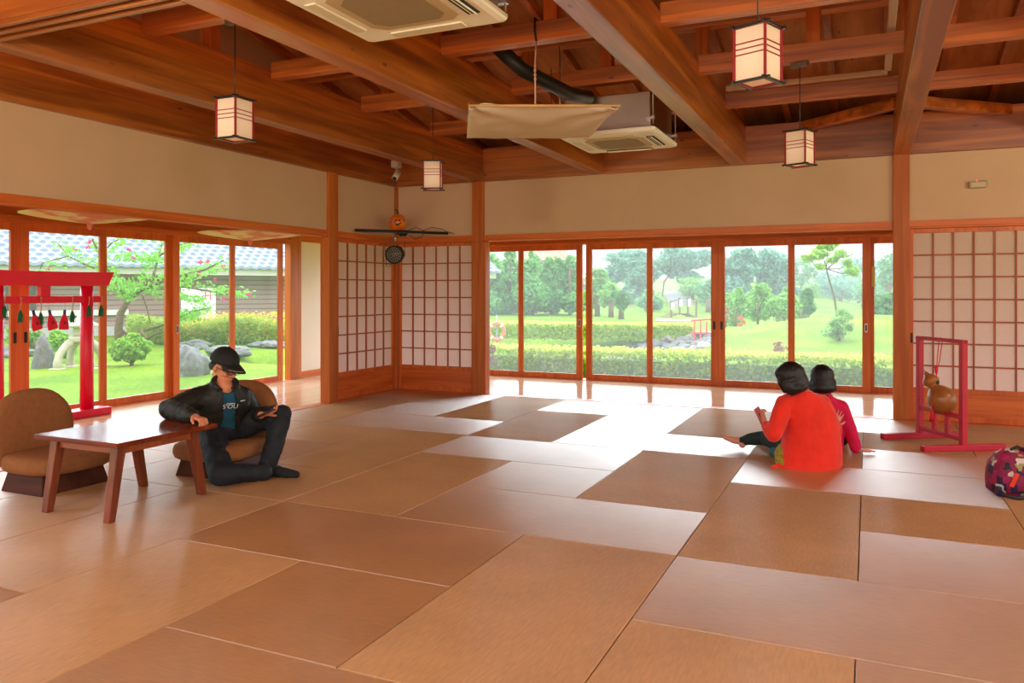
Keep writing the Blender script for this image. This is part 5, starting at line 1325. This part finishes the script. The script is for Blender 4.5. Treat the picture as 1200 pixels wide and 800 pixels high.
rb_=at(826,390,26); rb_.z-=.02; t=thing('red_bridge','small red-railed garden bridge beyond the pond, by the meeting stiles','bridge',(rb_.x,rb_.y,rb_.z),PSI)
rdm=plain('red lacquered timber',srgb(222,70,72),.5)
MB().box(-.42,.5,-.25,.25,.0,.06).build('deck',rdm,t)
for k in range(5): MB().box(-.4+.2*k-.025,-.4+.2*k+.025,-.25,-.21,-.45,.42).build('post',rdm,t)
MB().tube([(-.5,-.23,.44),(0,-.23,.48),(.5,-.23,.46)],.03,6).build('handrail',rdm,t)
# far curved path climbing the rise
cp=[]
for i in range(14):
    s_=i/13; q=at(784+14*s_+3*math.sin(3*s_),338+0*s_,88-22*s_); cp.append(q)
pv=[]
for i,q in enumerate(cp):
    w_=1.0+.6*(1-i/13); side=RT*w_
    for sgn in (-1,1): p=q+side*sgn; pv.append((p.x,p.y,gh(p.x,p.y)+.05))
struct(MB().add(pv,[(2*i,2*i+1,2*i+3,2*i+2) for i in range(13)]).build('hill_path',plain('asphalt',srgb(128,130,132),.9)),'grey path curving over the rise behind the footbridge','path')
# buildings far behind the conifers
def farhouse(label,px0,px1,yt,yb,d,roofc,wallc,rz=0):
    a=at(px0,yb,d); b=at(px1,yb,d); c=(a+b)/2; base=gh(c.x,c.y); t=thing('far_house',label,'building',(c.x,c.y,base),PSI+rz)
    w_=(b-a).length/2; ze=at(px0,yb,d).z-base; zt=at(px0,yt,d).z-base
    MB().box(-w_*.94,w_*.94,0,6,0,ze+.05).build('wall',plain(label[:12]+' wall',wallc,.9),t)
    MB().prism([(-.8,ze),(3,zt),(6.8,ze)],'x',-w_,w_).build('roof',plain(label[:12]+' roof',roofc,.7,var=.08,scale=2),t)
    for k in range(3):
        x=-w_*.6+w_*.6*k; MB().box(x-.5,x+.5,-.04,.02,ze*.35,ze*.75).build('window',plain('far pane',(.2,.24,.26,1),.2),t)
farhouse('house with a red-brown roof far behind the conifers',612,666,284,305,82,srgb(196,120,96),srgb(200,196,188))
farhouse('low house with a grey roof far off beside the big tree',664,704,313,326,90,srgb(140,150,158),srgb(206,204,200))
# left view -------------------------------------------------------------
hd_=Vector((.5,.866,0)); hn=Vector((.866,-.5,0)); hp0=at(215,340,31); hp0.z=0
t=thing('tiled_house','long low house with a silver-grey tiled roof and pinkish brown siding across the left garden','building',hp0,math.atan2(hd_.y,hd_.x))
# local x along facade, local -y towards the hall
def boards():
    m,nt,b,out=newmat('brown siding'); L=nt.links.new; tc=N(nt,'ShaderNodeTexCoord'); wv=N(nt,'ShaderNodeTexWave',wave_type='BANDS',bands_direction='Z'); wv.inputs['Scale'].default_value=1.6
    L(tc.outputs['Object'],wv.inputs['Vector']); cr=N(nt,'ShaderNodeValToRGB'); e=cr.color_ramp.elements; e[0].position=.0; e[0].color=srgb(120,100,96); e[1].position=.2; e[1].color=srgb(176,146,140)
    L(wv.outputs['Fac'],cr.inputs[0]); L(cr.outputs[0],b.inputs['Base Color']); b.inputs['Roughness'].default_value=.8; return m
sid=boards(); eave=plain('eave board',srgb(206,202,190),.7); wwall=plain('white render',srgb(236,236,232),.85)
zb=gh(hp0.x,hp0.y)-.1; ZE=2.22
MB().box(-26,14,0,.3,zb,ZE+.5).build('wall',sid,t)
MB().box(-26.2,14.2,-1.1,-.95,ZE-.28,ZE+.02).box(-26.2,14.2,-.95,.1,ZE-.06,ZE).build('eave',eave,t)
for x0,x1 in ((-9.4,-8.3),(-7.7,-6.0)): MB().box(x0,x1,-.06,.0,.55,ZE-.3).build('white_panel',wwall,t)
for x0,x1 in ((-8.2,-7.8),(-5.9,-5.0),(-13.5,-12.4)): MB().box(x0,x1,-.05,.0,.3,ZE-.35).build('dark_window',plain('dim window',(.10,.09,.09,1),.2),t)
MB().box(-26,14,-.12,.0,zb,zb+.45).build('plinth',plain('plinth',srgb(190,188,184),.9),t)
MB().box(-14,-2.0,-.16,-.02,.42,.62).build('white_rail',wwall,t)
tile=plain('silver roof tile',srgb(150,164,186),.4,var=.1,scale=3,spec=.6)
rt_=MB(); nrow=16; X0,X1=-26.4,14.4; step=.075; cols_=int((X1-X0)/step)
for r_ in range(nrow):
    y0=-1.25+r_*.30; z0=ZE+.05+r_*.165; y1=y0+.36; z1=z0+.155
    ring=[]
    vs=[]
    for i in range(cols_+1):
        x=X0+step*i; ph=(x/.36+.5*(r_%2))*2*PI; dz=.036*math.sin(ph)
        vs+= [(x,y0,z0-.07+dz*.8),(x,y0,z0+.045+dz),(x,y1,z1+.02+dz)]
    fs=[]
    for i in range(cols_):
        a=3*i; fs+=[(a,a+3,a+4,a+1),(a+1,a+4,a+5,a+2)]
    rt_.add(vs,fs,0,False)
rt_.box(X0,X1,-1.2,3.4,ZE-.02,ZE+.03,0)
rt_.build('roof',tile,t)
# notice board
nb0=at(213,356,28.5); nb1=at(252,356,28.5); c=(nb0+nb1)/2
t=thing('notice_board','white notice board with a red character in the flower bed of the left garden','notice board',(c.x,c.y,gh(c.x,c.y)),PSI+.05)
zt_=at(230,337.5,28.5).z-gh(c.x,c.y); zb_=at(230,373.5,28.5).z-gh(c.x,c.y); w_=(nb1-nb0).length/2
MB().box(-w_,w_,-.03,.03,zb_,zt_).build('board',plain('white board',srgb(240,242,246),.5),t,bevel=.01)
for s_ in (-1,1): MB().box(s_*w_*.9-.04,s_*w_*.9+.04,.03,.09,0,zt_-.05).build('post',wht,t)
rl=plain('red lettering',srgb(232,70,110),.6); L_=MB(); cx,cz=w_*.58,zb_+(zt_-zb_)*.76
L_.box(cx-.115,cx-.07,-.036,-.03,cz-.13,cz+.13).box(cx+.07,cx+.115,-.036,-.03,cz-.13,cz+.13).box(cx-.07,cx+.07,-.036,-.03,cz-.018,cz+.022).box(cx-.14,cx-.05,-.036,-.03,cz-.14,cz-.12).box(cx+.05,cx+.14,-.036,-.03,cz-.14,cz-.12).box(cx-.14,cx-.05,-.036,-.03,cz+.12,cz+.14).box(cx+.05,cx+.14,-.036,-.03,cz+.12,cz+.14)
L_.build('red_character',rl,t)
# cosmos bed
fb_=MB(); fl2=MB()
for _ in range(8000):
    px=lr.uniform(150,345); d=lr.uniform(24.2,27.2); p=at(px,400,d); p.z=gh(p.x,p.y)+lr.random()**.7*(.74+.12*math.sin(px*.05))
    fb_.leaves(p,(.06,.06,.06),2,.20,lr,.2,0,.22)
for _ in range(2600):
    px=lr.uniform(195,345); d=lr.uniform(24.2,27.2); p=at(px,400,d); p.z=gh(p.x,p.y)+lr.uniform(.28,.98)
    fl2.leaves(p,(.03,.03,.02),1,.075,lr,.2,0,.9,2)
o=fb_.build('flower_bed',leafmat('cosmos stems',*G((132,170,64),(196,208,112)),.45)); tag(o,'bed of feathery stems with yellow flowers below the tiled house','flower bed',None,'stuff')
fl2.build('yellow_blossoms',lf['yell'],o)
# rocks of the left garden
big_r=[rockmesh(20+k,'garden_rock',stone_m,fl__,4) for k,fl__ in enumerate((.8,.35,1.5,.6,.6))]
def rock_at(px,py,d,s,k,label,rz=0):
    p=at(px,py,d); z=gh(p.x,p.y); put_rock(big_r[k],'garden_rock',(p.x,p.y,z+s[2]*.25),s,rz,label)
rock_at(224,430,15.6,(.34,.34,.50),0,'large grey boulder on the lawn just behind the man',.4)
rock_at(268,412,20.5,(.62,.42,.42),1,'flat dark rock on the lawn behind the cap of the man',.2)
rock_at(50,425,17.0,(.20,.20,.36),2,'upright standing stone beside the stone lantern',.9)
for k,(px,d,s) in enumerate(((212,22.4,.2),(228,23.4,.30),(236,22.5,.2),(318,23,.3),(303,23.5,.22),(24,20,.3),(8,20.5,.34),(28,22.6,.2),(330,23.3,.25),(246,17.2,.16))):
    rock_at(px,405,d,(s*1.4,s,s*.8),3+k%2,['small grey stone left of the boulder, edging the flower bed','pale stone edging the flower bed above the boulder','small stone between the boulder and the flat rock','grey edging stone near the right end of the left doors','small edging stone right of the flat rock','grey edging stone by the left door stiles','grey edging stone at the far left edge','small edging stone left of the standing stone','edging stone in the rightmost left pane','small stone on the lawn right of the boulder'][k],k)
# stone lantern
lanst=plain('weathered granite',srgb(196,188,166),.9,var=.15,scale=6,bump=.4,bscale=30)
p=at(94,430,17.0); zl=gh(p.x,p.y); t=thing('stone_lantern','grey snow-viewing stone lantern on curved legs behind the torii gate','stone lantern',(p.x,p.y,zl),PSI)
for a in (45,135,225,315):
    a=math.radians(a+8); cx,sy=math.cos(a),math.sin(a); pts=[]
    for r_,z in ((.46,.0),(.47,.12),(.42,.32),(.30,.48),(.16,.58)): pts.append((r_*cx,r_*sy,z))
    MB().tube(pts,[.095,.085,.08,.085,.09],10).build('leg',lanst,t)
for a in (45,135,225,315):
    a=math.radians(a+8); MB().box(.46*math.cos(a)-.13,.46*math.cos(a)+.13,.46*math.sin(a)-.12,.46*math.sin(a)+.12,-.05,.03).build('foot_block',lanst,t,bevel=.02)
MB().lathe([(.12,.55),(.24,.58),(.26,.66),(.18,.69)],(0,0,0),6).build('platform',lanst,t,bevel=.01)
MB().lathe([(.15,.69),(.16,.72),(.16,.86),(.14,.88)],(0,0,0),6).build('light_box',lanst,t)
MB().lathe([(.14,.87),(.40,.90),(.40,.94),(.24,1.02),(.09,1.07),(.07,1.10),(.075,1.16),(.02,1.22)],(0,0,0),6).build('cap_stone',lanst,t)
# bushes and tree
tree('round_bush','rounded bright green bush on the lawn, right of the torii gate',154,17.5,410,[(150,408,20,15),(165,408,14,12),(140,412,12,11),(156,400,16,9)],'bush',[(155,420)],.10,4600,None,'bush',.05,.5)
tree('round_bush','yellow-green bush behind the stone lantern, left of the torii pillar',70,18.5,402,[(70,400,15,16),(80,412,10,11)],'bush',[(70,410)],.10,3600,None,'bush',.05,.5)
tree('round_bush','pale green bush between the door stiles and the standing stone',44,21,398,[(40,396,14,12),(20,392,14,12)],'shrub',[(40,400)],.12,2000,None,'bush',.05,.5)
d=23; base=at(138,400,d); base.z=gh(base.x,base.y)-.05
t=thing('flowering_tree','spreading tree with pink flowers and crooked branches in the left garden','tree',base)
W=lambda px,py,dd=0: at(px,py,d+dd)-base
b_=MB()
trunk=[W(141,400),W(139,385),W(141,368),W(150,352)]; trunk[0].z=0
b_.tube(trunk,[.14,.115,.10,.08],10)
for pts,r_ in (([(150,352),(165,340),(180,322),(186,300),(190,285)],.06),([(150,352),(140,338),(128,320),(118,300),(108,280)],.06),([(165,340),(190,330),(215,322),(240,316),(262,305)],.05),
   ([(139,385),(150,392),(165,388),(180,384),(200,378),(222,372)],.06),([(165,388),(172,397),(180,392),(190,388)],.05),([(128,320),(100,310),(80,300),(68,285)],.04),([(180,322),(210,335),(240,340),(270,345),(292,345)],.04),([(165,340),(172,360),(176,378)],.03),([(118,300),(130,285),(150,275)],.03),([(200,378),(225,365),(248,360)],.03),([(80,300),(50,308),(44,322)],.02),([(186,300),(205,288),(230,282)],.03)):
    dz=lr.uniform(-1.2,1.2); P3=[W(x,y,dz*i/len(pts)) for i,(x,y) in enumerate(pts)]; b_.tube(P3,[r_*(1-.7*i/len(pts)) for i in range(len(pts))],6)
b_.build('trunk',bark,t)
f=MB(); 
def spray(x0,y0,x1,y1,n,th=5):
    for i in range(n):
        s_=lr.random(); px=x0+(x1-x0)*s_+lr.gauss(0,th*.9); py=y0+(y1-y0)*s_+lr.gauss(0,th*.6); f.leaves(W(px,py,lr.uniform(-1,1)),(.07,.07,.03),2,.13,lr,.2,0,.4,.4)
for q in ((150,352,190,285,170),(150,345,108,280,170),(165,340,262,305,230),(180,322,292,345,150),(128,320,68,285,130),(200,378,248,358,150),(186,300,232,282,120),(118,300,152,275,110),(150,350,130,330,100),(205,345,240,352,140),(210,330,270,310,120),(140,300,190,305,200),(200,365,235,372,120),(80,300,46,320,50),(250,340,290,345,60),(135,330,190,345,120),(160,280,200,275,80)): spray(*q)
f.build('foliage',leafmat('fresh leaf',*G((104,176,48),(160,214,92)),.4),t)
for px,py in ((88,292),(103,290),(105,283),(152,293),(156,302),(235,307),(243,306),(262,312),(255,314),(233,320),(252,327),(262,350),(270,350),(291,345),(57,315)):
    q=MB().leaves(W(px,py,-.3),(.07,.07,.06),14,.10,lr,.3); q.build('blossom',lf['pinkf'],t)

# soft mist over the far garden
hm_=bpy.data.materials.new('mist'); hm_.use_nodes=True; nt=hm_.node_tree; nt.nodes.remove(nt.nodes['Principled BSDF'])
vs_=N(nt,'ShaderNodeVolumeScatter'); vs_.inputs['Color'].default_value=(.93,.97,1,1); vs_.inputs['Density'].default_value=HAZE; vs_.inputs['Anisotropy'].default_value=.0
nt.links.new(vs_.outputs[0],nt.nodes['Material Output'].inputs['Volume'])
o=MB().box(-75,60,42,150,-1,26).build('haze',hm_); tag(o,'thin pale mist hanging over the far garden','mist',None,'stuff')
SKY, EXPO = 1.08, 0.26
# unseen warm fill lamps added at lantern height, behind and right of the viewer
for x,y in ((2.74,6.33),(2.74,3.83),(-3.67,1.3),(-.47,1.3),(2.74,1.3),(-3.67,-1.2),(-.47,-1.2),(2.74,-1.2)):
    ld=bpy.data.lights.new('lantern_or_fill_light','POINT'); ld.energy=48; ld.color=(1,.83,.64); ld.shadow_soft_size=.05
    o=bpy.data.objects.new('lantern_or_fill_light',ld); COL.objects.link(o); o.location=(x,y,2.35)

# added broad fill suns standing in for low sky glow, back and left
def sky_fill_sun(energy,ang,el,az):
    sd_=bpy.data.lights.new('sky_fill_sun','SUN'); sd_.energy=energy; sd_.angle=math.radians(ang); sd_.color=(.82,.94,1)
    so_=bpy.data.objects.new('sky_fill_sun',sd_); COL.objects.link(so_)
    el,az=math.radians(el),math.radians(az)
    dv=-Vector((math.sin(az)*math.cos(el),math.cos(az)*math.cos(el),math.sin(el)))
    so_.rotation_euler=Vector((0,0,-1)).rotation_difference(dv).to_euler()
sky_fill_sun(7.0,60,16,-4)
sky_fill_sun(5.5,46,15,-66)
# ---------------------------------------------------------------- camera, light, view
cd=bpy.data.cameras.new('camera'); cam=bpy.data.objects.new('camera',cd); COL.objects.link(cam)
cd.sensor_width=36; cd.lens=FPX/1200*36; cd.shift_y=-(400-HY)/1200; cd.clip_end=400
cam.location=(0,0,EYE); cam.rotation_euler=(PI/2,0,PSI); SC.camera=cam
w=bpy.data.worlds.new('overcast'); SC.world=w; w.use_nodes=True; nt=w.node_tree; bg=nt.nodes['Background']
tc=N(nt,'ShaderNodeTexCoord'); sx=N(nt,'ShaderNodeSeparateXYZ'); nt.links.new(tc.outputs['Generated'],sx.inputs[0])
cr=N(nt,'ShaderNodeValToRGB'); nt.links.new(sx.outputs['Z'],cr.inputs[0])
cr.color_ramp.elements[0].position=0; cr.color_ramp.elements[0].color=(.86,.88,.90,1)
cr.color_ramp.elements[1].position=1; cr.color_ramp.elements[1].color=(3.7,3.85,4.1,1)
for q,c in ((.07,(.92,.94,.96,1)),(.2,(2.4,2.5,2.6,1)),(.5,(3.3,3.4,3.6,1))):
    e=cr.color_ramp.elements.new(q); e.color=c
nt.links.new(cr.outputs[0],bg.inputs['Color']); bg.inputs['Strength'].default_value=SKY
SC.view_settings.view_transform='Standard'; SC.view_settings.look='None'; SC.view_settings.gamma=1; SC.view_settings.exposure=EXPO
SC.view_settings.use_curve_mapping=False
SC.cycles.use_denoising=True
try: SC.cycles.denoiser='OPENIMAGEDENOISE'
except Exception: pass
SC.cycles.max_bounces=10; SC.cycles.diffuse_bounces=6; SC.cycles.glossy_bounces=4; SC.cycles.transparent_max_bounces=16; SC.cycles.transmission_bounces=6
SC.cycles.sample_clamp_indirect=6; SC.cycles.caustics_reflective=False; SC.cycles.caustics_refractive=False
